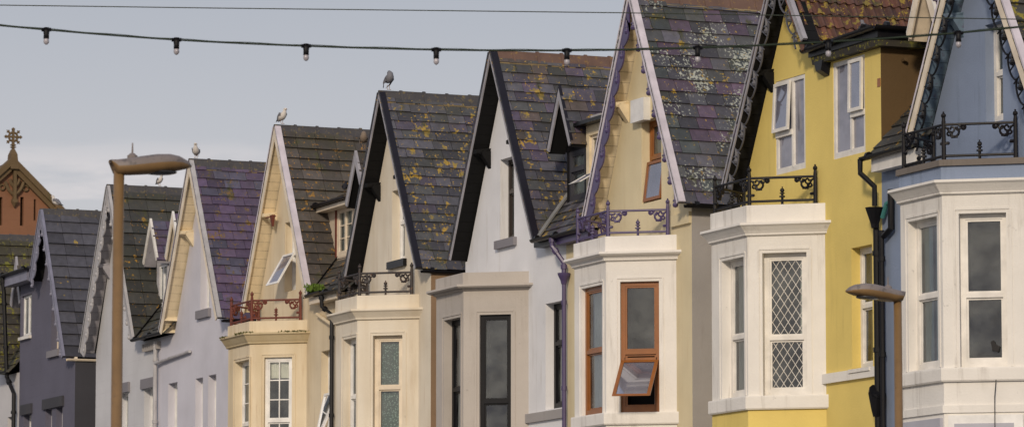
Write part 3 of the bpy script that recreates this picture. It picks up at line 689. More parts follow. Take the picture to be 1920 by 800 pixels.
def dormer(h, xc, hw, yd, ze, za, win, ov, wallm, boardm, soffm, roofm, kind, vergem, winkw, seed, bw=.09, ridgem='greyridge'):
    z0 = zmain(yd) - .03; ww = hw - .10; FD = Fr(0, yd, 0)
    yb = (za - ZE) / PM
    b = MB(); b.wall(FD, [(xc - ww, z0), (xc + ww, z0), (xc + ww, ze), (xc, za - .14), (xc - ww, ze)], [win], .12)
    for s in (-1, 1):
        x = xc + s * ww; b.add([(x, yd, z0), (x, (ze - ZE) / PM - .2 + .02, ze), (x, yd, ze)], [(0, 1, 2)])
    d = b.build('dormer', wallm, h)
    for s in (1, -1):
        slates('dormer_roof', d, (xc, yd - ov - .02, za), (0, 1, 0), (s * hw, 0, -(za - ze)), yb - yd + ov, math.hypot(hw, za - ze), kind[0], kind[1], roofm, stag=kind[2], seed=seed + s, keep=lambda c: c.z > zmain(c.y) - .15)
        bb = MB(); leg_profile(xc, za, xc + s * hw, ze, lambda q: bw, yd - ov - .025, yd - ov, bb); bb.build('dormer_bargeboard', boardm, d)
        bb = MB(); t = .05
        bb.hexa([(xc, yd - ov, za - .10), (xc + s * (hw - .01), yd - ov, ze - .06), (xc + s * (hw - .01), yd + .01, ze - .06), (xc, yd + .01, za - .10), (xc, yd - ov, za - .03), (xc + s * hw, yd - ov, ze - .01), (xc + s * hw, yd + .01, ze - .01), (xc, yd + .01, za - .03)]); bb.build('dormer_soffit', soffm, d)
        bb = MB(); ya_, yb_ = yd - ov - .03, yd - ov + .02
        bb.hexa([(xc, ya_, za + .02), (xc + s * hw, ya_, ze + .02), (xc + s * hw, yb_, ze + .02), (xc, yb_, za + .02), (xc, ya_, za + .06), (xc + s * hw, ya_, ze + .06), (xc + s * hw, yb_, ze + .06), (xc, yb_, za + .06)]); bb.build('dormer_verge', vergem, d)
    wo = window(h, FD, win, **winkw)
    return d, wo, FD
SL = (.33, .205, True); SL6 = (.33, .235, True); CT = (.42, .30, False); SL2 = (.34, .215, True)

HD = {}
def house(i, name_label, apex, hw=1.84):
    xa, za = W(apex[0], apex[1], -OV); HD[i] = (xa, za, hw)
    return root('terraced_house', (xa, 0, 0), name_label, 'house', 'terraced houses along the seafront street')
AP = {8: (1814, -200), 7: (1455, -75), 6: (1180, -20), 5: (920, 92), 4: (712, 168), 3: (516, 232), 2: (356, 296), 1: (202, 344), 0: (77, 389)}
G = {k: (W(v[0], v[1], -OV)[0], W(v[0], v[1], -OV)[1] - .06, 1.84) for k, v in AP.items()}
G[-1] = (-31.35, 12.74, 1.84)
X = dict(b01=-28.45, r0=-24.1, l1=-22.56, b12=-18.22, r2=-13.55, l3=-12.05, b34=-7.63, r4=-2.77, l5=-1.15, b56=3.25, r6=8.12, l7=9.85, b78=14.45, r8=19.35)
def facing(l, r, t, b): return FAC.rect(l, r, t, b)

# ================================================================== house with blue render (right edge)
H8 = house(8, 'blue rendered house with white bay, rightmost in the terrace', AP[8])
xa, za, hw = G[8]
g8 = facing(1848, 1880, 43, 229)
b8 = None
body(H8, X['b78'], X['r8'], xa, za, ZE, hw, hw, 'w8', [g8], 'w8')
window(H8, FAC, g8, 'white', st=.13, mid=.5, curt=[(0, 1, 0, 1)], cm='teal', fw=.07)
cross_roof(H8, xa, za, hw, 'sl8', CT, 'terr', 80)
gable_front(H8, xa, za, xa - hw, ZE, xa + hw, ZE, -OV, 'creamw', 'shade8', 'lav', trim='black', openwork=.16, bw=.11)
bay, zp, hf, hc = make_bay(H8, 1688, 1766, 1925, 312, 339, 366, 'bay8', [(1703, 1758, 410, 692)], [(1799, 1888, 399, 687)], sill=(690, 716), basem='bay8', parm='w8', ledge=300, extra=[(760, 774, .03, 'bay8')])
bay_base(H8, bay, W(1766, 716, -BD)[1], 'bay8'); railing(H8, bay, zp, 'iron', H=.52, seed=8)
window(H8, bay.front, hf[0], 'white', st=.13, mid=.49, curt=[(0, .35, 0, 1), (.5, 1, 0, 1)], cm='teal', fw=.06)
wq = window(H8, bay.cant, hc[0], 'white', st=.13, mid=.47, curt=[(0, .12, 0, 1)], cm='grcurt', fw=.07)
b = MB(); c_ = bay.cant; a1 = hc[0][1]; z0 = hc[0][2]     # small bird shaped sticker on the pane
b.add([c_.P(a1 - .22, z0 + .22, .115), c_.P(a1 - .14, z0 + .20, .115), c_.P(a1 - .12, z0 + .28, .115), c_.P(a1 - .17, z0 + .30, .115), c_.P(a1 - .20, z0 + .36, .115), c_.P(a1 - .24, z0 + .34, .115)], [(0, 1, 2, 3, 4, 5)]); b.build('sticker', 'iron', wq)
main_roof(H8, X['b78'], xa, None, G[8], 'sl1', SL, 81)
gutter(H8, (X['b78'] - .1, -.26, ZE - .02), (xa - hw + .1, -.26, ZE + .0)); b = MB(); b.box(FAC, X['b78'] + .05, xa - hw + .1, ZE - .24, ZE - .05, -.19, -.05); b.build('fascia', 'white', H8)
pipe(H8, [at for at in ((bay.C.x - .1, -.3, 6.0),)] and [bay.cant.P(a1 - .14, z0 - .02, -.03), bay.cant.P(a1 - .17, z0 - .4, -.07), bay.cant.P(a1 - .18, 3, -.075)], .006, 'black', 'cable', False)
b = MB(); fr = bay.cant; zt_ = W(1766, 779, -BD)[1]
b.box(fr, .06, bay.lc - .08, zt_ - .7, zt_, -.05, .0); b.box(fr, .14, bay.lc - .2, zt_ - .6, zt_ - .11, -.058, -.05, 1); b.build('sign_panel', ['upvc', 'blind'], H8)
b = MB(); fr = bay.front; zt2 = W(1766, 783, -BD)[1]; b.box(fr, .05, bay.lf - .03, zt2 - .6, zt2, -.05, 0); b.build('sign_panel', 'blind', H8)
# ridge-high white framed dormer left of the gable, mostly hidden by the bargeboard
dx8 = W(1706, 88, .10)[0] + .42
d8, _, FD8 = dormer(H8, dx8, .47, .38, 10.95, 11.9, (dx8 - .28, dx8 + .28, 10.0, 10.85), .28, 'creamw', 'creamw', 'creamw', 'sl2', SL, 'white', dict(col='upvc', st=.05, mid=None), 83, bw=.12)

# ================================================================== yellow house
H7 = house(7, 'yellow rendered house with white bay and red tiled roof', AP[7])
xa, za, hw = G[7]
g7 = facing(1454, 1510, 146, 322); d7 = facing(1562, 1622, 110, 292); f7 = facing(1597, 1636, 461, 690)
zbx = 10.99; xbx = xa + hw * (za - zbx) / (za - ZE)
body(H7, X['l7'], X['b78'], xa, za, ZE, hw, hw, 'w7', [g7, d7, f7], 'w7',
     top_pts=[(X['l7'], 0), (X['b78'], 0), (X['b78'], zbx), (xbx - .12, zbx), (xa, za - .16), (xa - hw + .10, ZE - .04), (X['l7'], ZE - .04)])
window(H7, FAC, g7, 'white', st=.01, mid=None, mull=(.56,), gl='milky', curt=[(.02, .98, .02, .98)], cm='blind', fw=.06)
window(H7, FAC, d7, 'white', st=.01, mid=None, mull=(.55,), gl='milky', curt=[(.02, .98, .02, .98)], cm='blind', fw=.06)
for wn, (q, l0, l1, zc, op) in (('g', (g7, 0.02, .56, .43, .16)), ('d', (d7, .55, .98, .42, .0))):
    a0, a1, z0, z1 = q; wo = [c for c in H7.children if c.name.startswith('window')][0 if wn == 'g' else 1]
    bm = MB(); bm.box(FAC, a0 + (a1 - a0) * l0, a0 + (a1 - a0) * l1, z0 + (z1 - z0) * zc - .05, z0 + (z1 - z0) * zc + .03, -.012, .05); bm.build('transom', 'white', wo)
    vent(wo, FAC, a0 + (a1 - a0) * l0 + .01, a0 + (a1 - a0) * l1, z0 + (z1 - z0) * zc + .02, z1 - .04, -.01, R(3 if wn == 'g' else 1), 'white', 'vglass', fw=.05)
window(H7, FAC, f7, 'white', st=.14, mid=.52, curt=[(.25, 1, .05, 1)], cm='tancurt', fw=.06, sill=(.05, .0, 'white'))
b = MB(); zb0, zb1 = 6.24, 6.38; b.box(FAC, W(1546, 720)[0], X['b78'] - .02, zb0, zb1, -.05, .0); b.build('string_course', 'bay7', H7)
D = (hw, 0, -(za - ZE)); Ls = math.hypot(hw, za - ZE)
pr_ = pantiles('gable_roof', H7, (xa, -OV - .03, za + .01), (0, 1, 0), D, 8.2, Ls * (za - zbx) / (za - ZE) + .05, 'pan', lambda c: True); pr_['label'] = 'roof of red brown clay pantiles spotted with yellow lichen'
slates('gable_roof', H7, (xa, -OV - .03, za + .01), (0, 1, 0), (-hw, 0, -(za - ZE)), 8.2, Ls, .33, .21, 'sl5', seed=71); ridge(H7, xa, -OV, 8.1, za + .0, 'terr')
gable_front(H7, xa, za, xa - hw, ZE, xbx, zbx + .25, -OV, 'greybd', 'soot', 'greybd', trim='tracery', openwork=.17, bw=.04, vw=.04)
# box dormer: brown side cheek, shallow lead roof with heavy gutter and fascia
b = MB(); xs = X['b78']; yc = (zbx - ZE) / PM - .2
b.add([(xs + .002, 0, ZE - .2), (xs + .002, 3, ZE - .2), (xs + .002, 3, zbx), (xs + .002, 0, zbx)], [(0, 1, 2, 3)])
for k in range(2): b.tube([(xs, .35, zbx - .28 - k * 1.1), (xs + .1, .35, zbx - .27 - k * 1.1)], .03, 6)
o = b.build('dormer_cheek', 'brown', H7); o['label'] = 'brown pebbledashed side wall of the box dormer'
b = MB(); y0 = -.16; x0_, x1_ = xbx - .08, xs + .22
b.hexa([(x0_, y0, zbx + .0), (x1_, y0, zbx + .0), (x1_, 3.4, zbx + .02), (x0_ - .0, 3.4, zbx + .02), (x0_, y0, zbx + .13), (x1_, y0, zbx + .13), (x1_, 3.4, zbx + .30), (x0_, 3.4, zbx + .30)])
b.build('dormer_roof', 'black', H7)
b = MB(); b.hexa([(x0_ + .05, y0 + .04, zbx - .11), (x1_ - .05, y0 + .04, zbx - .11), (x1_ - .05, 3.4, zbx - .11), (x0_ + .05, 3.4, zbx - .11)] + [(x0_ + .05, y0 + .02, zbx - .002), (x1_ - .05, y0 + .02, zbx - .002), (x1_ - .05, 3.4, zbx - .002), (x0_ + .05, 3.4, zbx - .002)]); b.build('fascia', 'slm', H7)
gutter(H7, (x0_ - .05, y0 - .06, zbx + .12), (x1_ + .04, y0 - .06, zbx + .16), 'black', .06); gutter(H7, (x1_ + .05, y0 - .08, zbx + .16), (x1_ + .05, 3.3, zbx + .16), 'black', .06)
b = MB(); b.hexa([(xbx + .12, -.14, zbx - .22), (xbx + .28, -.14, zbx - .22), (xbx + .28, 0, zbx - .30), (xbx + .12, 0, zbx - .30), (xbx + .06, -.14, zbx - .08), (xbx + .34, -.14, zbx - .08), (xbx + .34, 0, zbx - .08), (xbx + .06, 0, zbx - .08)]); b.build('bracket', 'black', H7)
b = MB(); vx, vz = W(1648, 155); b.box(FAC, vx - .04, vx + .05, vz - .06, vz + .06, -.008, .01); b.build('air_brick', 'orange', H7)
bay, zp, hf, hc = make_bay(H7, 1334, 1401, 1547, 385, 419, 443, 'bay7', [(1353, 1395, 485, 744)], [(1430, 1513, 473, 742)], sill=(742, 768), basem='w7')
bay_base(H7, bay, W(1401, 768, -BD)[1], 'w7'); railing(H7, bay, zp, 'iron', seed=7)
window(H7, bay.front, hf[0], 'white', st=.15, mid=.44, curt=[(.1, .45, 0, 1), (.5, .8, 0, 1)], cm='grcurt', fw=.06)
window(H7, bay.cant, hc[0], 'white', st=.14, mid=.41, lattice=True, curt=[(.78, .95, .4, 1)], cm='grcurt', fw=.075)
b = MB(); x, z = W(1350, 795, -1.5); b.tube([(bay.A.x + .1, -1.0, z), (bay.A.x + .1, -1.5, z), (bay.A.x + .55, -1.5, z)], .015, 6); b.build('sign_bracket', 'iron', H7)

px_, _ = W(1652, 560); gx = px_
pipe(H7, [(gx - .06, -.28, ZE - .04), (gx - .06, -.28, ZE - .24), (gx + .10, -.14, ZE - .44), (gx + .10, -.14, W(1652, 388)[1])], .04, 'black', joints=False)
zh = W(1652, 395)[1]; zh2 = W(1652, 752)[1]
b = MB(); b.tube([(gx + .10, -.14, zh - .26), (gx + .10, -.14, zh - .2), (gx + .10, -.14, zh), (gx + .10, -.14, zh + .03)], [.05, .06, .13, .14], 10); b.build('hopper', 'black', H7)
pipe(H7, [(gx + .06, -.10, zh - .2), (gx + .06, -.10, .2)], .045, 'black'); pipe(H7, [(gx + .22, -.10, zh - .3), (gx + .22, -.10, .2)], .04, 'black')
b = MB(); b.tube([(gx + .06, -.12, zh2 - .22), (gx + .06, -.12, zh2 - .1), (gx + .06, -.12, zh2 + .1), (gx + .10, -.12, zh2 + .13)], [.05, .08, .12, .13], 10); b.build('hopper', 'black', H7)
pipe(H8, [(gx + .22, -.08, zh - .12), (gx + .34, -.08, zh + .06), (gx + .5, -.06, zh + .10)], .035, 'tealp', 'branch_pipe', False); pipe(H8, [(gx + .48, -.08, zh + .25), (gx + .48, -.08, zh - .3), (gx + .25, -.08, zh - .38)], .05, 'black', 'branch_pipe', False)

# ================================================================== cream house with purple trim
H6 = house(6, 'pale cream house with purple bargeboards and orange brown windows', AP[6])
xa, za, hw = G[6]
g6 = facing(1203, 1240, 222, 378)
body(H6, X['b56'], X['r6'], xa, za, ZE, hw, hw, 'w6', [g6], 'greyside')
wo = window(H6, FAC, g6, 'orange', st=.14, mid=.55, curt=[(0, 1, .5, 1)], cm='grcurt', fw=.07, low_skip=True)
vent(wo, FAC, g6[0] + .06, g6[1] - .04, g6[2] + .02, g6[2] + .66, .10, R(7), 'orange', 'vglass', fw=.05)
b = MB(); b.box(FAC, g6[0] - .16, g6[0] + .34, g6[3] - .02, g6[3] + .34, -.12, .0); b.build('window_hood', 'upvc', H6)
cross_roof(H6, xa, za, hw, 'sl6', SL6, 'terr', 60)
gable_front(H6, xa, za, xa - hw, ZE, xa + hw, ZE, -OV, 'lav', 'cream', 'lav', trim='purple', bw=.055, plank=True)
bay, zp, hf, hc = make_bay(H6, 1077, 1136, 1268, 443, 473, 490, 'bay6', [(1090, 1129, 537, 778)], [(1163, 1236, 527, 772)], sill=(773, 796))
bay_base(H6, bay, W(1136, 796, -BD)[1], 'bay6'); railing(H6, bay, zp, 'purple', seed=6)
window(H6, bay.front, hf[0], 'orange', st=.07, mid=.5, curt=[(.1, 1, 0, 1)], cm='curt', fw=.065)
wo = window(H6, bay.cant, hc[0], 'orange', st=.07, mid=.46, curt=[(.82, 1, 0, 1)], cm='curt', fw=.065, low_skip=True)
a0, a1, z0, z1 = hc[0]; zm = z0 + (z1 - z0) * .46
b = MB(); b.box(bay.cant, a0 + .05, a1 - .05, zm - .13, zm - .08, .07, .13); b.build('transom', 'orange', wo)
vent(wo, bay.cant, a0 + .0, a1 - .02, zm - 1.02, zm - .12, .08, R(48), 'orange', 'vglass', fw=.055)
b = MB(); b.box(FAC, bay.C.x - .1, X['r6'] - .002, ZE - .3, ZE - .12, -.05, .0); b.build('cornice_block', 'w6', H6)
main_roof(H6, X['b56'], xa, None, G[6], 'sl5', SL, 61)
gutter(H6, (X['b56'] - .05, -.26, ZE - .03), (xa - hw + .05, -.26, ZE - .02)); gutter(H6, (xa + hw + .04, -.2, ZE - .04), (xa + hw + .04, 6, ZE - .04))
b = MB(); b.box(FAC, X['b56'], xa - hw, ZE - .18, ZE - .06, -.2, -.03); b.build('fascia', 'purple', H6)
px_, _ = W(1067, 560); pipe(H6, [(px_ - .1, -.26, ZE - .06), (px_ - .1, -.26, ZE - .2), (px_ + .02, -.10, ZE - .48), (px_ + .02, -.10, 8.62)], .042, 'purple')
pipe(H6, [(px_ + .02, -.10, 8.62), (px_ + .02, -.10, .2)], .036, 'purple')
b = MB(); b.tube([(px_ + .02, -.10, 8.50), (px_ + .02, -.10, 8.56), (px_ + .02, -.10, 8.64), (px_ + .02, -.10, 8.68)], [.045, .06, .10, .11], 10); b.build('hopper', 'purple', H6)
# flat roofed cream dormer peeping out behind the purple bargeboard
xd = W(1099, 235, .3)[0]; FD = Fr(0, .3, 0); b = MB(); q6 = (xd + .12, xd + .5, 10.15, 10.95)
b.wall(FD, [(xd, zmain(.3) - .03), (xd + 1.0, zmain(.3) - .03), (xd + 1.0, 11.12), (xd, 11.12)], [q6], .1); b.add([(xd, .3, zmain(.3)), (xd, (11.12 - ZE) / PM - .2, 11.12), (xd, .3, 11.12)], [(0, 1, 2)])
b.add([(xd + 1, .3, zmain(.3)), (xd + 1, (11.12 - ZE) / PM - .2, 11.12), (xd + 1, .3, 11.12)], [(0, 1, 2)]); d6 = b.build('dormer', 'cream', H6)
b = MB(); b.box(Fr(0, 0, 0), xd - .12, xd + 1.1, 11.12, 11.18, .12, 1.7); b.build('dormer_roof', 'black', d6); b = MB(); b.box(FAC, xd + .06, xd + .45, 11.18, 11.29, .35, .8); b.build('vent_box', 'weath', d6)
wo = window(H6, FD, q6, 'creamw', st=.04, mid=None, curt=[(0, 1, 0, 1)], cm='curt'); vent(wo, FD, q6[0] - .05, q6[1], 9.95, 10.32, .0, R(60), 'upvc', 'vglass')

# ================================================================== white house, black trim, taupe bay
H5 = house(5, 'white house with taupe bay, black bargeboards and black dormer', AP[5])
xa, za, hw = G[5]
g5 = facing(938, 964, 296, 448); f5 = facing(1023, 1055, 566, 765)
body(H5, X['l5'], X['b56'], xa, za, ZE, hw, hw, 'w5', [g5, f5], 'w5')
window(H5, FAC, g5, 'brownfr', st=.15, mid=.6, curt=[(0, .3, 0, 1)], cm='grcurt', sill=(.14, .12, 'stonegrey'))
window(H5, FAC, f5, 'black', st=.15, mid=.62, curt=[(0.1, 1, 0, 1)], cm='curt', fw=.07)
b = MB(); b.box(FAC, W(988, 780)[0], X['b56'] - .02, 6.33, 6.48, -.05, 0); b.build('string_course', 'greyside', H5)
cross_roof(H5, xa, za, hw, 'sl5', SL, 'terr', 50)
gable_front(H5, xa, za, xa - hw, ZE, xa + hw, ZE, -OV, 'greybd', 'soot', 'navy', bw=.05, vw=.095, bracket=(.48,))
bay, zp, hf, hc = make_bay(H5, 818, 869, 991, 511, 534, 545, 'bay5', [(832, 863, 597, 860)], [(899, 958, 589, 860)])
window(H5, bay.front, hf[0], 'black', st=.15, mid=.5, curt=[(.1, 1, 0, 1)], cm='curt', fw=.07)
window(H5, bay.cant, hc[0], 'black', st=.07, mid=.40, mull=(), curt=[(0, .14, 0, 1)], cm='grcurt', fw=.06)
wo = [c for c in H5.children if c.name.startswith('window')][-1]; a0, a1, z0, z1 = hc[0]
bx_ = MB(); zz = W(928, 651, -.5)[1]
main_roof(H5, xa, X['b56'], G[5], None, 'sl5', SL, 51); valley(H5, xa, za, hw, 'lead', zt=10.35, wd=.20)
gutter(H5, (xa + hw - .05, -.27, ZE - .02), (X['b56'] + .05, -.27, ZE - .02)); b = MB(); b.box(FAC, xa + hw - .15, X['b56'], ZE - .14, ZE - .04, -.2, -.02); b.build('fascia', 'black', H5)
d5, wo, FD = dormer(H5, 2.90, .50, .34, 10.83, 11.80, (2.56, 3.24, 9.93, 10.80), .30, 'black', 'greybd', 'soot', 'sl5', SL, 'navy', dict(col='greybd5', st=.02, mid=.62, curt=[(.05, .95, 0, 1)], cm='grcurt', fw=.07), 53)

# ================================================================== cream house with black gable
H4 = house(4, 'cream house with black bargeboards, rusty balcony railing and net curtains', AP[4])
xa, za, hw = G[4]
g4 = facing(735, 759, 355, 488)
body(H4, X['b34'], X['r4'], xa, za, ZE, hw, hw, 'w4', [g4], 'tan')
window(H4, FAC, g4, 'upvc', st=.15, mid=.55, curt=[(0, 1, 0, 1)], cm='curt', sill=(.13, .1, 'black'))
cross_roof(H4, xa, za, hw, 'sl4', SL, 'greyridge', 40)
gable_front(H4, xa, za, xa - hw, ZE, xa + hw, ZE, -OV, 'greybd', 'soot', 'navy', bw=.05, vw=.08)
bay, zp, hf, hc = make_bay(H4, 630, 670, 785, 554, 580, 600, 'w4', [(643, 667, 634, 860)], [(699, 754, 628, 860)])
railing(H4, bay, zp, 'ironrust', seed=4)
window(H4, bay.front, hf[0], 'upvc', st=.14, mid=.52, curt=[(0, 1, 0, 1)], cm='teal', fw=.05)
window(H4, bay.cant, hc[0], 'creamw', st=.13, mid=.58, curt=[(.02, .98, 0, 1)], cm='net', fw=.075)
main_roof(H4, X['b34'], xa, None, G[4], 'sl1', SL, 41)
gutter(H4, (xa + hw + .04, -.2, ZE - .04), (xa + hw + .04, 6, ZE - .04)); gutter(H4, (X['b34'], -.27, ZE - .02), (xa - hw + .05, -.27, ZE - .02))
dormer(H4, -6.92, .50, .42, 10.95, 11.86, (-7.2, -6.6, 10.1, 10.9), .28, 'black', 'greybd', 'soot', 'sl3', SL, 'greybd', dict(col='upvc', st=.03, mid=None), 43)

# ================================================================== cream house with rusty railing and timber soffit
H3 = house(3, 'weathered cream house with rust red balcony railing and mossy cornice', AP[3])
xa, za, hw = G[3]
g3 = facing(534, 555, 415, 545); f3 = facing(602, 625, 656, 840)
body(H3, X['l3'], X['b34'], xa, za, ZE, hw, hw, 'w3', [g3, f3], 'w3')
wo = window(H3, FAC, g3, 'upvc', st=.15, mid=.55, curt=[(0, 1, 0, 1)], cm='curt', low_skip=True); vent(wo, FAC, g3[0] - .02, g3[1], g3[2] + .02, g3[2] + .72, .0, R(30), 'upvc', 'vglass', fw=.05)
wo = window(H3, FAC, f3, 'upvc', st=.14, mid=.64, curt=[(.2, 1, .3, 1)], cm='curt', bars=(1, 0), low_skip=True); vent(wo, FAC, f3[0] + .02, f3[1] - .02, f3[2] + .3, f3[2] + 1.05, .08, R(12), 'upvc', 'glass', fw=.045)
cross_roof(H3, xa, za, hw, 'sl3', (.40, .245, False), 'greyridge', 30)
gable_front(H3, xa, za, xa - hw, ZE, xa + hw, ZE, -OV, 'creamw', 'cream', 'lav', bw=.11, vw=.09)
b = MB(); x, z = W(500, 408, -.22); b.tube([(x, -.24, z), (x + .25, -.12, z + .01)], .012, 6); b.hexa([(x + .12, -.16, z - .18), (x + .16, -.16, z - .18), (x + .16, -.13, z - .18), (x + .12, -.13, z - .18), (x + .05, -.18, z + .04), (x + .22, -.18, z + .04), (x + .22, -.12, z + .04), (x + .05, -.12, z + .04)]); b.build('iron_bracket', 'rust', H3)
bay, zp, hf, hc = make_bay(H3, 428, 468, 575, 602, 624, 645, 'w3', [(440, 466, 676, 860)], [(495, 547, 669, 860)], cornm='mossy')
railing(H3, bay, zp, 'rust', seed=3); bay3 = bay; zt3b = W(468, 624, -BD)[1]
window(H3, bay.front, hf[0], 'upvc', st=.15, mid=.36, bars=(0, 2), curt=[(0, 1, 0, 1)], cm='teal', fw=.05)
window(H3, bay.cant, hc[0], 'upvc', st=.07, mid=.38, bars=(1, 2), up_only_bars=True, curt=[(0, 1, .8, 1)], cm='curt', fw=.06)
main_roof(H3, xa, X['b34'], G[3], None, 'sl3', (.40, .27, False), 31); valley(H3, xa, za, hw, 'black', zt=10.4, wd=.04)
gutter(H3, (xa + hw - .05, -.27, ZE + .0), (X['b34'], -.27, ZE + .02)); b = MB(); b.box(FAC, xa + hw - .1, X['b34'] + .6, ZE - .17, ZE - .05, -.2, -.02); b.build('fascia', 'creamw', H3)
# wide dormer: peeling brick beside a white window, black gutter above
FD = Fr(0, .45, 0); xl_ = W(600, 410, .45)[0]; q3 = (W(632, 440, .45)[0], W(661, 440, .45)[0], 10.10, 11.0); zt3 = 11.10; b = MB()
b.wall(FD, [(xl_ - .3, zmain(.45) - .05), (X['b34'] - .02, zmain(.45) - .05), (X['b34'] - .02, zt3), (xl_ - .3, zt3)], [q3], .1)
b.add([(X['b34'] - .02, .45, zmain(.45)), (X['b34'] - .02, (zt3 - ZE) / PM - .2, zt3), (X['b34'] - .02, .45, zt3)], [(0, 1, 2)]); d3 = b.build('dormer', 'peel', H3)
d3['label'] = 'dormer with white paint peeling off its brickwork'
window(H3, FD, q3, 'creamw', st=.01, mid=None, mull=(.5,), bars=(0, 2), curt=[(0, 1, 0, 1)], cm='grcurt', fw=.07)
b = MB(); b.box(FD, q3[0] - .07, q3[0] - .01, q3[2], zt3, -.02, .02); b.build('downpipe', 'rust', H3)
slates('dormer_roof', d3, (xl_ - .35, 2.6, 12.05), (1, 0, 0), (0, -2.38, -.92), X['b34'] - xl_ + .35, 2.56, .33, .2, 'sl3', seed=34)
gutter(H3, (W(586, 383, .18)[0], .16, zt3 + .03), (X['b34'] + .1, .16, zt3 + .04), r=.055); b = MB(); b.box(FAC, xl_ - .22, X['b34'], zt3 - .10, zt3 - .02, .22, .44); b.build('fascia', 'creamw', H3)
px_, _ = W(629, 600); pipe(H3, [(px_ - .05, -.27, ZE - .04), (px_ - .05, -.25, ZE - .28), (px_ + .02, -.08, ZE - .42), (px_ + .02, -.08, .2)], .04, 'black')
pipe(H3, [(xa + hw - .05, -.06, 8.98), (px_ - .05, -.06, 8.72)], .035, 'w3', 'branch_pipe', False)
b = MB(); rnd = random.Random(3)
for i in range(420):
    c = Vector((xa + hw + .02 + rnd.random() ** 1.2 * .62, -.24 + rnd.gauss(0, .05), ZE + .03)); hgt = (.13 - .12 * abs(c.x - xa - hw - .2)) * rnd.random(); c.z += max(0, hgt)
    a = rnd.random() * 6.28; l = .03 + rnd.random() * .03; v = Vector((math.cos(a) * l, math.sin(a) * l, 0))
    b.add([c - v * .5, c + v * .5, c + Vector((rnd.gauss(0, .01), rnd.gauss(0, .01), l * 1.2))], [(0, 1, 2)])
moss = paint('bright moss', (.09, .15, .015), .9, .3); tag(b.build('moss', moss, H3), kind='stuff')
b = MB(); ln = bay3.line(.13)
for i in range(900):
    j = rnd.choice((0, 1, 1, 1, 2, 2, 2, 2)); t = rnd.random(); p = ln[j].lerp(ln[j + 1], t)
    if math.sin(p.x * 7.3) + math.sin(p.x * 3.1 + p.y * 6) < -.2: continue
    c = Vector((p.x + rnd.gauss(0, .012), p.y + rnd.gauss(0, .02), zt3b + .004 - rnd.random() * .03)); a = rnd.random() * 6.28; l = .02 + rnd.random() * .025; v = Vector((math.cos(a) * l, math.sin(a) * l, 0))
    b.add([c - v * .5, c + v * .5, c + Vector((rnd.gauss(0, .01), rnd.gauss(0, .01), l * .8))], [(0, 1, 2)])
tag(b.build('moss', paint('olive moss', (.085, .085, .018), .9, .8, (.03, .03, .01)), H3), kind='stuff')

# ================================================================== lilac white house, purple slate
H2 = house(2, 'lilac white house with purple slate roof and cream planked soffit', AP[2])
xa, za, hw = G[2]
g2 = facing(376, 393, 450, 580); f2 = [facing(315, 332, 717, 850), facing(366, 380, 708, 850), facing(390, 405, 702, 850)]
body(H2, X['b12'], X['r2'], xa, za, ZE, hw, hw, 'w2', [g2] + f2, 'w2')
window(H2, FAC, g2, 'upvc', st=.14, mid=None, curt=[(0, 1, 0, 1)], cm='curt', sill=(.17, .12, 'stonegrey'))
for q in f2: window(H2, FAC, q, 'upvc', st=.14, mid=.35, curt=[(0, 1, 0, 1)], cm='grcurt')
cross_roof(H2, xa, za, hw, 'sl2', SL2, 'greyridge', 20)
gable_front(H2, xa, za, xa - hw, ZE, xa + hw, ZE, -OV, 'creamw', 'cream', 'weath', bw=.12, vw=.06, bracket=(.42,))
b = MB()
for fz in (.93, 1.0): 
    x_, z_ = xa - hw * fz, za - (za - ZE) * fz; b.hexa([(x_, -.27, z_ - .02), (x_ + .12, -.27, z_ - .02), (x_ + .14, .02, z_ - .02), (x_, .02, z_ - .02), (x_, -.27, z_ + .09), (x_ + .06, -.27, z_ + .09), (x_ + .08, .02, z_ + .09), (x_, .02, z_ + .09)])
b.build('corbel', 'cream', H2)
main_roof(H2, X['b12'], xa, None, G[2], 'sl1', SL, 21)
gutter(H2, (X['b12'], -.27, ZE), (xa - hw + .05, -.27, ZE)); gutter(H2, (xa + hw + .02, -.2, ZE - .04), (xa + hw + .02, 6, ZE - .04))
dormer(H2, -17.90, .47, .48, 10.98, 11.87, (-18.2, -17.6, 10.1, 10.9), .28, 'weath', 'creamw', 'creamw', 'sl2', SL, 'upvc', dict(col='upvc', st=.03, mid=None), 23)
px_, _ = W(298, 680); pipe(H2, [(px_, -.08, ZE - .12), (px_, -.08, .2)], .045, 'weath'); pipe(H2, [(px_, -.09, W(298, 681)[1]), (px_ + .4, -.07, W(310, 676)[1]), (W(360, 658)[0], -.05, W(360, 658)[1])], .035, 'weath', 'branch_pipe', False)

# ================================================================== grey white house with scalloped weathered boards
H1 = house(1, 'grey white house with weathered scalloped bargeboards behind the lamp post', AP[1])
xa, za, hw = G[1]
f1 = [facing(223, 240, 736, 850), facing(270, 289, 727, 850)]
body(H1, X['l1'], X['b12'], xa, za, ZE, hw, hw, 'w1', f1, 'w1')
for q in f1:
    window(H1, FAC, q, 'upvc', st=.14, mid=None, curt=[(0, 1, 0, 1)], cm='grcurt')
    b = MB(); b.box(FAC, q[0] - .14, q[1] + .12, q[3], q[3] + .21, -.05, .0); b.build('lintel', 'stonegrey', H1)
cross_roof(H1, xa, za, hw, 'sl1', CT, 'greyridge', 10)
gable_front(H1, xa, za, xa - hw, ZE, xa + hw, ZE, -OV, 'weath', 'greybd', 'weath', trim='weath', bw=.08, vw=.03, cell=.36)
main_roof(H1, xa, X['b12'], G[1], None, 'sl1', CT, 11); valley(H1, xa, za, hw, 'black', zt=10.4, wd=.05)
gutter(H1, (xa + hw - .05, -.27, ZE - .01), (X['b12'], -.27, ZE - .01))
b = MB()
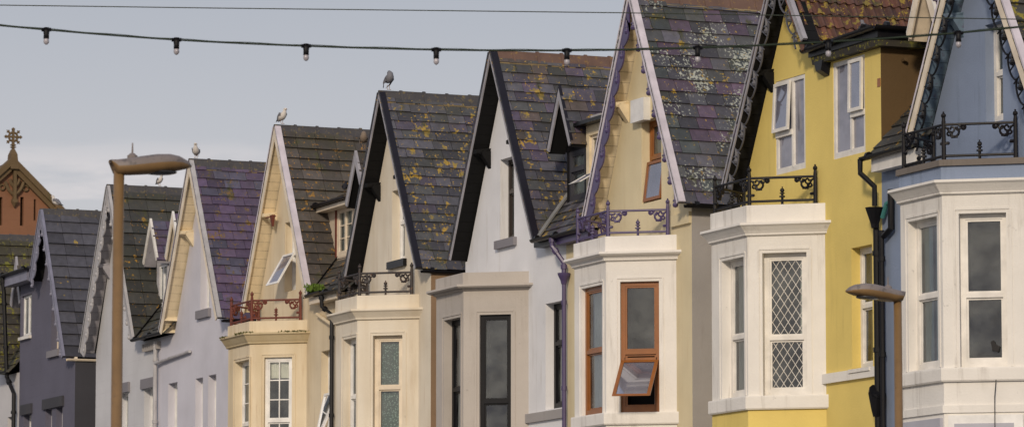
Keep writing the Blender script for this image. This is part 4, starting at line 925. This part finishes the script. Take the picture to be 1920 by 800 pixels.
for k in range(8): b.box(FAC, xa + hw + .1 + k * .13, xa + hw + .16 + k * .13, ZE - .28, ZE - .12, -.10, 0)
b.build('dentils', 'greyside', H1)
dormer(H1, -19.40, .47, .46, 11.0, 11.87, (-19.62, -19.1, 10.08, 10.95), .26, 'weath', 'white', 'greybd', 'sl2', SL, 'white', dict(col='upvc', st=.02, mid=None, mull=(.5,), curt=[(0, 1, 0, 1)], cm='grcurt'), 13, bw=.05)

# ================================================================== slate blue house
H0 = house(0, 'dark slate blue house with black soffits and plain dark tiled roof', AP[0])
xa, za, hw = G[0]
g0 = facing(96, 110, 570, 656); d0 = facing(40, 59, 553, 630); f0 = [facing(44, 58, 776, 850), facing(85, 97, 766, 850), facing(105, 117, 762, 850)]
zbx = 11.28; xb_ = xa - hw * (za - zbx) / (za - ZE)
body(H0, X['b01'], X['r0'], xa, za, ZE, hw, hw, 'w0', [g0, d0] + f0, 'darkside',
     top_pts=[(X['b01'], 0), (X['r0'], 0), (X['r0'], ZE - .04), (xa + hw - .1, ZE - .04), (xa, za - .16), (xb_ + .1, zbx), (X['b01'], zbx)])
window(H0, FAC, g0, 'creamw', st=.14, mid=None, curt=[(0, 1, 0, 1)], cm='curt', sill=(.15, .14, 'stonegrey'))
window(H0, FAC, d0, 'upvc', st=.06, mid=None, mull=(.5,), curt=[(0, 1, 0, 1)], cm='curt', sill=(.07, .02, 'white'))
for q in f0: window(H0, FAC, q, 'upvc', st=.14, mid=None, curt=[(.5, 1, 0, 1)], cm='curt')
b = MB(); b.box(FAC, f0[0][0] - .14, f0[0][1] + .1, f0[0][3], f0[0][3] + .23, -.05, 0); b.build('lintel', 'darkside', H0); b = MB(); b.box(FAC, f0[1][0] - .14, f0[2][1] + .1, f0[1][3], f0[1][3] + .23, -.05, 0); b.build('lintel', 'darkside', H0)
cross_roof(H0, xa, za, hw, 'sl0', (.45, .30, False), 'greyridge', 1, lfrac=.42)
gable_front(H0, xa, za, xa - hw * .44, za - (za - ZE) * .44, xa + hw, ZE, -OV, 'bluegrey', 'soot', 'bluegrey', trim='bluegrey', bw=.08, vw=.03, cell=.40)
b = MB(); b.box(FAC, X['b01'] - .42, xb_ - .2, zbx, zbx + .24, -.30, -.02); b.build('fascia', 'bluegrey', H0)
b = MB(); b.hexa([(X['b01'] - .45, -.32, zbx + .24), (xb_ + .1, -.32, zbx + .24), (xb_ + .3, 2.5, zbx + .3), (X['b01'] - .45, 2.5, zbx + .3), (X['b01'] - .45, -.32, zbx + .29), (xb_ + .1, -.32, zbx + .29), (xb_ + .3, 2.5, zbx + .9), (X['b01'] - .45, 2.5, zbx + .9)]); b.build('dormer_roof', 'black', H0)
gutter(H0, (X['b01'] - .5, -.36, zbx + .27), (xb_ - .1, -.36, zbx + .27)); gutter(H0, (xa + hw + .02, -.2, ZE - .05), (xa + hw + .02, 6, ZE - .05), 'creamw')
b = MB(); b.add([(X['b01'], 0, 9.2), (X['b01'], 2.2, 9.2), (X['b01'], 2.2, zbx), (X['b01'], 0, zbx)], [(0, 1, 2, 3)]); b.build('dormer_cheek', 'w0', H0)
pipe(H0, [(X['b01'] - .35, -.34, zbx + .22), (X['b01'] - .35, -.3, zbx - .1), (X['b01'] - .35, -.2, 9.2), (X['b01'] - .1, -.1, 8.8), (X['b01'] - .1, -.1, .2)], .05, 'black')

# ================================================================== off white house at the far left
HM = root('terraced_house', (-31.35, 0, 0), 'off white house at the left edge with mossy dark tiled roof', 'house', 'terraced houses along the seafront street')
xa, za, hw = G[-1]
qm = facing(14, 28, 780, 850)
body(HM, -33.2, X['b01'] - .01, xa, za, ZE, hw, hw, 'wm', [qm], 'wm'); window(HM, FAC, qm, 'brownfr', st=.15, mid=None)
cross_roof(HM, xa, za, hw, 'slm', (.42, .27, False), 'greyridge', 90)
gable_front(HM, xa, za, xa - hw, ZE, xa + hw, ZE, -OV, 'weath', 'greybd', 'weath', bw=.12, vw=.05)
main_roof(HM, xa, X['b01'], G[-1], None, 'slm', (.42, .27, False), 91); gutter(HM, (xa + hw - .05, -.27, ZE), (X['b01'] - .1, -.27, ZE))
dxm = W(28, 485, .1)[0]
dormer(HM, dxm, .42, .40, 10.95, W(28, 485, .1)[1], (dxm - .2, dxm + .2, 10.1, 10.8), .26, 'weath', 'greybd', 'greybd', 'slm', CT, 'greybd', dict(col='upvc', st=.02, mid=None), 93, bw=.12)

# ------------------------------------------------------------------ red sandstone church behind
CX = -110.0
def CP(px, py): r = ray(px, py); t = (CX - CAM.x) / r.x; q = CAM + r * t; return q.y, q.z
FC = Fr(CX, 0, R(90))
def cpt(px, py): y, z = CP(px, py); return (y, z)
ch = root('church', (CX, CP(22, 300)[0], 0), 'red sandstone church gable with a stone cross behind the terrace', 'church')
cy, cz = CP(22, 303); sc = CP(122, 303)[0] - cy; sc /= 100.0      # metres per photo pixel at the gable
FC = Fr(CX, cy, R(90)); FC.n = Vector((-1, 0, 0))
def c2(px, py): y, z = CP(px, py); return y - cy, z
A_ = c2(22, 306); Rr = c2(122, 408); sl_ = (A_[1] - Rr[1]) / (Rr[0] - A_[0]); hwc = 3.6; ze_ = A_[1] - sl_ * hwc
hl = [(c2(px0, 420)[0], c2(px1, 420)[0], c2(40, y1)[1], c2(40, y0)[1]) for px0, px1, y0, y1 in ((-2, 4, 371, 424), (37.5, 44, 369, 423), (63, 67, 372, 412))]
b = MB(); b.wall(FC, [(-hwc, 0), (hwc, 0), (hwc, ze_), (0, A_[1]), (-hwc, ze_)], hl, .5)
for q in hl: b.add([FC.P(q[0], q[2], .3), FC.P(q[1], q[2], .3), FC.P(q[1], q[3], .3), FC.P(q[0], q[3], .3)], [(0, 1, 2, 3)], 1)
b.add([(CX, cy - hwc, 0), (CX - 24, cy - hwc, 0), (CX - 24, cy - hwc, ze_), (CX, cy - hwc, ze_)], [(0, 1, 2, 3)]); b.add([(CX, cy + hwc, 0), (CX - 24, cy + hwc, 0), (CX - 24, cy + hwc, ze_), (CX, cy + hwc, ze_)], [(0, 1, 2, 3)])
b.build('wall', ['redstone', 'dark'], ch)
b = MB()
for s in (-1, 1): b.hexa([(CX - .3, cy, A_[1] - .05), (CX - .3, cy + s * (hwc + .2), ze_ - .25), (CX - 24, cy + s * (hwc + .2), ze_ - .25), (CX - 24, cy, A_[1] - .05), (CX - .3, cy, A_[1] + .1), (CX - .3, cy + s * (hwc + .2), ze_ - .1), (CX - 24, cy + s * (hwc + .2), ze_ - .1), (CX - 24, cy, A_[1] + .1)])
b.build('roof', 'slm', ch)
b = MB(); w_ = .42
for s in (-1, 1):
    for (o0, o1, x0_, x1_) in ((-.05, .26, .32, -.3), (-.30, -.05, .20, -.05)):
        b.hexa([(CX + x1_, cy, A_[1] + o0), (CX + x0_, cy, A_[1] + o0), (CX + x0_, cy + s * (hwc + .3), ze_ - .3 * sl_ + o0), (CX + x1_, cy + s * (hwc + .3), ze_ - .3 * sl_ + o0),
                (CX + x1_, cy, A_[1] + o1), (CX + x0_, cy, A_[1] + o1), (CX + x0_, cy + s * (hwc + .3), ze_ - .3 * sl_ + o1), (CX + x1_, cy + s * (hwc + .3), ze_ - .3 * sl_ + o1)])
b.build('coping', 'oldstone', ch)
b = MB(); fy = lambda px: c2(px, 400)[0]; fz = lambda py: c2(22, py)[1]
b.box(FC, fy(22.5), fy(28), fz(380), fz(320), -.22, 0); b.tube([FC.P(fy(25), fz(380), -.12), FC.P(fy(25), fz(388), -.12)], [.14, .03], 8); b.box(FC, fy(20.5), fy(30), fz(380), fz(374), -.25, 0)
for s_ in (-1, 1):
    for (q0, q1, off) in (((25, 366), (42, 341), 2.5), ((25, 350), (34, 336), 1.5)):
        pts = []
        for t in (0, .25, .5, .75, 1):
            px = 25 + s_ * ((q1[0] - 25) * t + off * math.sin(t * 3.14)); py = q0[1] + (q1[1] - q0[1]) * t + off * math.sin(t * 3.14)
            pts.append(FC.P(fy(25) + (px - 25) * sc, fz(py), -.12))
        b.tube(pts, .075, 6)
    pts = [FC.P(fy(25) + s_ * sc * (22 + 4.5 * math.cos(t)), fz(352 + 5 * math.sin(t)), -.06) for t in [k * .6 for k in range(0, 11)]]; b.tube(pts, .04, 5)
b.build('tracery', 'oldstone', ch)
b = MB(); y0 = fy(22.5)
b.hexa([FC.P(fy(15), fz(318), -.35), FC.P(fy(30), fz(318), -.35), FC.P(fy(30), fz(318), .3), FC.P(fy(15), fz(318), .3), FC.P(fy(16.5), fz(290), -.25), FC.P(fy(28.5), fz(290), -.25), FC.P(fy(28.5), fz(290), .25), FC.P(fy(16.5), fz(290), .25)])
b.hexa([FC.P(fy(16.5), fz(290), -.25), FC.P(fy(28.5), fz(290), -.25), FC.P(fy(28.5), fz(290), .25), FC.P(fy(16.5), fz(290), .25), FC.P(fy(20), fz(280), -.12), FC.P(fy(25), fz(280), -.12), FC.P(fy(25), fz(280), .12), FC.P(fy(20), fz(280), .12)])
b.build('pedestal', 'oldstone', ch)
b = MB(); cc_ = (fy(23), fz(256.5)); b.box(FC, cc_[0] - .05, cc_[0] + .05, fz(281), fz(240), -.06, .06); b.box(FC, cc_[0] - .36, cc_[0] + .36, cc_[1] - .045, cc_[1] + .045, -.055, .055)
pts = [FC.P(cc_[0] + .19 * math.cos(t / 16 * 6.283), cc_[1] + .19 * math.sin(t / 16 * 6.283), 0) for t in range(17)]; b.tube(pts, .05, 6, cap=False)
for k in range(8):
    a = k * math.pi / 4; p = FC.P(cc_[0] + .32 * math.cos(a), cc_[1] + .32 * math.sin(a), 0); q = FC.P(cc_[0] + .15 * math.cos(a), cc_[1] + .15 * math.sin(a), 0); b.tube([q, p], .045, 6)
    t = Vector((0, -math.sin(a), math.cos(a))) * .07; b.tube([p - t, p + t], .035, 6)
    b.tube([p, p + (p - q).normalized() * .09], [.04, .012], 6)
for zz in (272, 276): b.box(FC, cc_[0] - .11, cc_[0] + .11, fz(zz) - .02, fz(zz) + .02, -.09, .09)
b.build('cross', 'oldstone', ch)

# ------------------------------------------------------------------ birds
def bird(name, px, py, X_, label, head='right', H=.25, mats=('gullw', 'gullg', 'gulld'), yaw=0.0, preen=False, y=0.0, cat='gull', z=None, group=None):
    """px: photo x of the feet; stands on the ridge at depth y, facing dir yaw (radians, world)"""
    k = H / .40
    x = W(px, py, y)[0] if X_ is None else X_
    if X_ is not None:               # ridge of a known house: solve y so that it stands at px
        best = min((abs((lambda v: 960 + FPX * (v - CAM).dot(RT) / (v - CAM).dot(FW))(Vector((x, yy / 100, z))) - px), yy / 100) for yy in range(-60, 500)); y = best[1]
    rt = root(name, (x, y, z), label, cat, group)
    c, s = math.cos(yaw), math.sin(yaw)
    def T(f, l, u): return Vector((x + (f * c - l * s) * k, y + (f * s + l * c) * k, z + u * k))
    # spine: tail tip -> rump -> belly -> breast -> neck -> head -> face ; (forward, up, half width, half height)
    if preen: sp = [(-.20, .20, .02, .012), (-.14, .22, .05, .04), (-.06, .24, .085, .085), (.03, .26, .10, .11), (.09, .31, .085, .10), (.09, .38, .065, .06), (.04, .41, .05, .045), (-.01, .39, .035, .03)]
    else: sp = [(-.19, .085, .022, .010), (-.14, .115, .045, .030), (-.08, .145, .080, .062), (-.01, .185, .098, .092), (.055, .225, .088, .090), (.10, .275, .062, .062), (.115, .325, .044, .046), (.125, .365, .046, .044), (.155, .372, .036, .036), (.178, .368, .018, .018)]
    b = MB(); n = 12; base = len(b.v)
    for i, (f, u, wd, hh) in enumerate(sp):
        f2, u2 = sp[min(i + 1, len(sp) - 1)][:2]; f1, u1 = sp[max(i - 1, 0)][:2]; L_ = math.hypot(f2 - f1, u2 - u1); tf, tu = (f2 - f1) / L_, (u2 - u1) / L_
        for j in range(n): a = 2 * math.pi * j / n; b.v.append(T(f - tu * hh * math.sin(a), wd * math.cos(a), u + tf * hh * math.sin(a)))
    for i in range(len(sp) - 1):
        for j in range(n):
            b.f.append([i * n + j, i * n + (j + 1) % n, (i + 1) * n + (j + 1) % n, (i + 1) * n + j]); b.m.append(1 if (i < 4 and 1 <= j <= 4) else 0); b.c.append(None)
    b.f.append(list(range(n))); b.m.append(0); b.c.append(None); e = (len(sp) - 1) * n; b.f.append([e + j for j in range(n)]); b.m.append(0); b.c.append(None)
    for s2 in (-1, 1): b.ball(T(.148, s2 * .038, .378), .008 * k, 2, n=6, m=4) if not preen else None
    b.build('body', [mats[0], mats[1], mats[2]], rt, True)
    for s2 in (-1, 1):
        w2 = MB(); prof = [(.07, .25, .055), (.0, .235, .075), (-.07, .18, .06), (-.14, .115, .028), (-.23, .07, .006)]; vs = []
        for (f, u, hh) in prof: vs += [T(f, s2 * .098 * (1 if f > -.1 else .7 if f > -.2 else .35), u + hh * .7), T(f, s2 * .112 * (1 if f > -.1 else .6 if f > -.2 else .3), u - hh * .1), T(f, s2 * .085 * (1 if f > -.1 else .6 if f > -.2 else .25), u - hh * .8)]
        for i in range(4):
            a = i * 3; w2.add([vs[a], vs[a + 1], vs[a + 4], vs[a + 3], vs[a + 2], vs[a + 5]], [(0, 1, 2, 3), (1, 4, 5, 2)], 1 if i == 3 else 0)
        w2.build('wing', [mats[1], mats[2]], rt, True)
    for s2 in (-1, 1):
        l = MB(); l.tube([T(-.005, s2 * .03, .12), T(-.015, s2 * .03, .05), T(.0, s2 * .03, .004)], .006 * max(k, .7), 5)
        for a in (-.5, 0, .5): l.tube([T(0, s2 * .03, .005), T(.045 * math.cos(a), s2 * .03 + .045 * math.sin(a), .004)], .004, 4)
        l.build('leg', 'beak', rt)
    if not preen:
        l = MB(); l.tube([T(.175, 0, .368), T(.215, 0, .362), T(.235, 0, .350)], [.012 * k, .009 * k, .002], 6); l.build('beak', 'beak', rt)
    return rt
rz = {k: G[k][1] + .062 for k in G}
GG = 'gulls perched on the ridges'
bird('gull', 106, 392, G[0][0], 'grey winged gull standing side on at the lowest roof ridge by the church', yaw=R(180 + 23 + 20), H=.30, z=rz[0], group=GG)
bird('gull', 299, 352, G[1][0], 'gull on the dark tiled ridge just below the street lamp head', yaw=R(15), H=.24, z=rz[1], group=GG)
bird('gull', 367.5, 292, G[2][0], 'gull facing the street at the tip of the purple slate roof', yaw=R(-25), H=.30, z=rz[2], group=GG)
bird('gull', 529, 235, G[3][0], 'gull at the peak of the weathered cream gable with white boards', yaw=R(15), H=.30, z=rz[3], group=GG)
bird('gull', 728, 167, G[4][0], 'dark mottled gull hunched up preening on the black gable peak', yaw=R(5), H=.31, z=rz[4], preen=True, mats=('gullg', 'gullg', 'gulld'), group=GG)
bird('gull', 682, 318, -6.92, 'speckled brown young gull on the small dormer beside the black gable', yaw=R(-20), H=.30, z=11.95, preen=True, mats=('gullb', 'gullb', 'gulld'), group=GG)
x_, z_ = W(647, 362, .16); bird('pigeon', 647, 360, None, 'dark pigeon on the black gutter above the peeling dormer', yaw=R(150), H=.22, z=z_ + .02, y=.16, mats=('gulld', 'gulld', 'gulld'), cat='pigeon')
xq, zq = W(1624, 64, -.1); bird('pigeon', 1624, 64, None, 'dark headed pigeon on the gutter below the red tiled roof', yaw=R(200), H=.24, z=zq - .03, y=-.1, mats=('gullg', 'gulld', 'gulld'), cat='pigeon')

# ------------------------------------------------------------------ street lamps
def lamp(px, py_neck, D, sgn, label):
    p = at_depth(px, py_neck, D); rt = root('street_lamp', (p.x, p.y, .13), label, 'street lamp', 'street lamps of the promenade road')
    zt = p.z; b = MB(); b.tube([(p.x, p.y, .13), (p.x, p.y, 1.3), (p.x, p.y, 1.35), (p.x, p.y, zt + .05)], [.09, .09, .052, .046], 14); b.build('pole', 'bronze', rt, True)
    secs = [(-.080, .125, .100, .05), (-.055, .125, .050, .08), (-.03, .125, .0, .10), (.08, .135, -.012, .12), (.20, .150, -.010, .145), (.32, .162, -.006, .155), (.44, .160, .004, .15), (.53, .140, .014, .125), (.60, .105, .026, .08), (.655, .060, .040, .02)]
    b = MB(); n = 16; tilt = R(4); k = 1.0
    for (l, zt_, zb_, wd) in secs:
        l *= k
        for j in range(n):
            a = 2 * math.pi * j / n; cz = (zt_ + zb_) / 2; hh = (zt_ - zb_) / 2
            ww = wd * math.copysign(abs(math.cos(a)) ** .7, math.cos(a)); zz = cz + hh * math.copysign(abs(math.sin(a)) ** .8, math.sin(a))
            b.v.append(Vector((p.x + ww, p.y + sgn * (l * math.cos(tilt)), zt + zz + l * math.sin(tilt))))
    for i in range(len(secs) - 1):
        for j in range(n): b.f.append([i * n + j, i * n + (j + 1) % n, (i + 1) * n + (j + 1) % n, (i + 1) * n + j]); b.m.append(1 if j <= 7 else 0); b.c.append(None)
    b.f.append(list(range(n))); b.m.append(0); b.c.append(None); e = (len(secs) - 1) * n; b.f.append([e + j for j in range(n)]); b.m.append(0); b.c.append(None)
    hd = b.build('lamp_head', ['bronze', 'lampgrey'], rt, True)
    b = MB(); b.ball((p.x, p.y + sgn * .36, zt + .034), .15, sc=(.75, 1.1, .18), n=14, m=8); b.build('lens', 'lens', hd, True)
    b = MB(); y_ = p.y + sgn * .12; b.tube([(p.x, y_, zt + .12), (p.x, y_, zt + .165), (p.x, y_, zt + .17), (p.x, y_, zt + .185)], [.045, .045, .035, .02], 10); b.tube([(p.x, y_, zt + .18), (p.x, y_, zt + .275)], [.010, .006], 6)
    b.build('photocell', 'lampgrey', rt)
lamp(223, 326, 38, 1, 'bronze street lamp on the left, its curved head reaching over the road')
lamp(1683, 565, 50, -1, 'bronze street lamp on the right, in front of the yellow and blue houses')

# ------------------------------------------------------------------ festoon lights and overhead wire
DF = 41.0
fest = [(-700, -60), (-300, 16), (0, 48), (87, 56), (331, 75), (574, 86.5), (818, 93.5), (1063, 95), (1308, 90), (1553, 79), (1797, 62), (1920, 50), (2300, 2), (2700, -62)]
def poly(px):
    # smooth catenary-like fit through the surveyed points
    import bisect
    xs = [q[0] for q in fest]; i = min(max(bisect.bisect(xs, px) - 1, 1), len(fest) - 3)
    p = fest[i - 1:i + 3]; r = 0
    for a in range(4):
        t = p[a][1]
        for c in range(4):
            if c != a: t *= (px - p[c][0]) / (p[a][0] - p[c][0])
        r += t
    return r
mid_ = at_depth(960, 95, DF); fl = root('string_lights', (mid_.x, mid_.y, mid_.z), 'long dark cable of small festoon bulbs strung across the street', 'string lights')
b = MB(); b.tube([at_depth(px, poly(px), DF) for px in range(-700, 2701, 40)], .0095, 6); b.build('cable', 'cable', fl, True)
b = MB(); b.tube([at_depth(px, poly(px) - 2.0 + .6 * math.sin(px * .05), DF) for px in range(-700, 2701, 20)], .0035, 4); b.build('catenary_wire', 'cable', fl, True)
for px in (-158, 87, 331, 574, 818, 1063, 1308, 1553, 1797, 2042):
    p = at_depth(px, poly(px), DF); b = MB()
    b.tube([p + Vector((0, 0, .02)), p - Vector((0, 0, .015)), p - Vector((0, 0, .05)), p - Vector((0, 0, .085))], [.026, .030, .026, .027], 10); d = RT * .045; b.tube([p - d, p + d], .018, 8); lh = b.build('lamp_holder', 'black', fl, True)
    b = MB(); b.tube([p - Vector((0, 0, z)) for z in (.080, .092, .108, .124, .136, .142)], [.018, .024, .027, .024, .015, .004], 12); b.build('bulb', 'bulbglass', lh, True)
b = MB(); wr = [(-700, -2), (0, 10), (400, 15.5), (800, 20), (1175, 24.5), (1700, 33), (1920, 36.5), (2700, 56)]
pts = [at_depth(px, py, 48) for px, py in wr]; o = b.tube(pts, .006, 5); wo_ = b.build('overhead_wire', 'cable'); tag(wo_, 'thin bare wire crossing the sky above the bulb cable', 'wire')
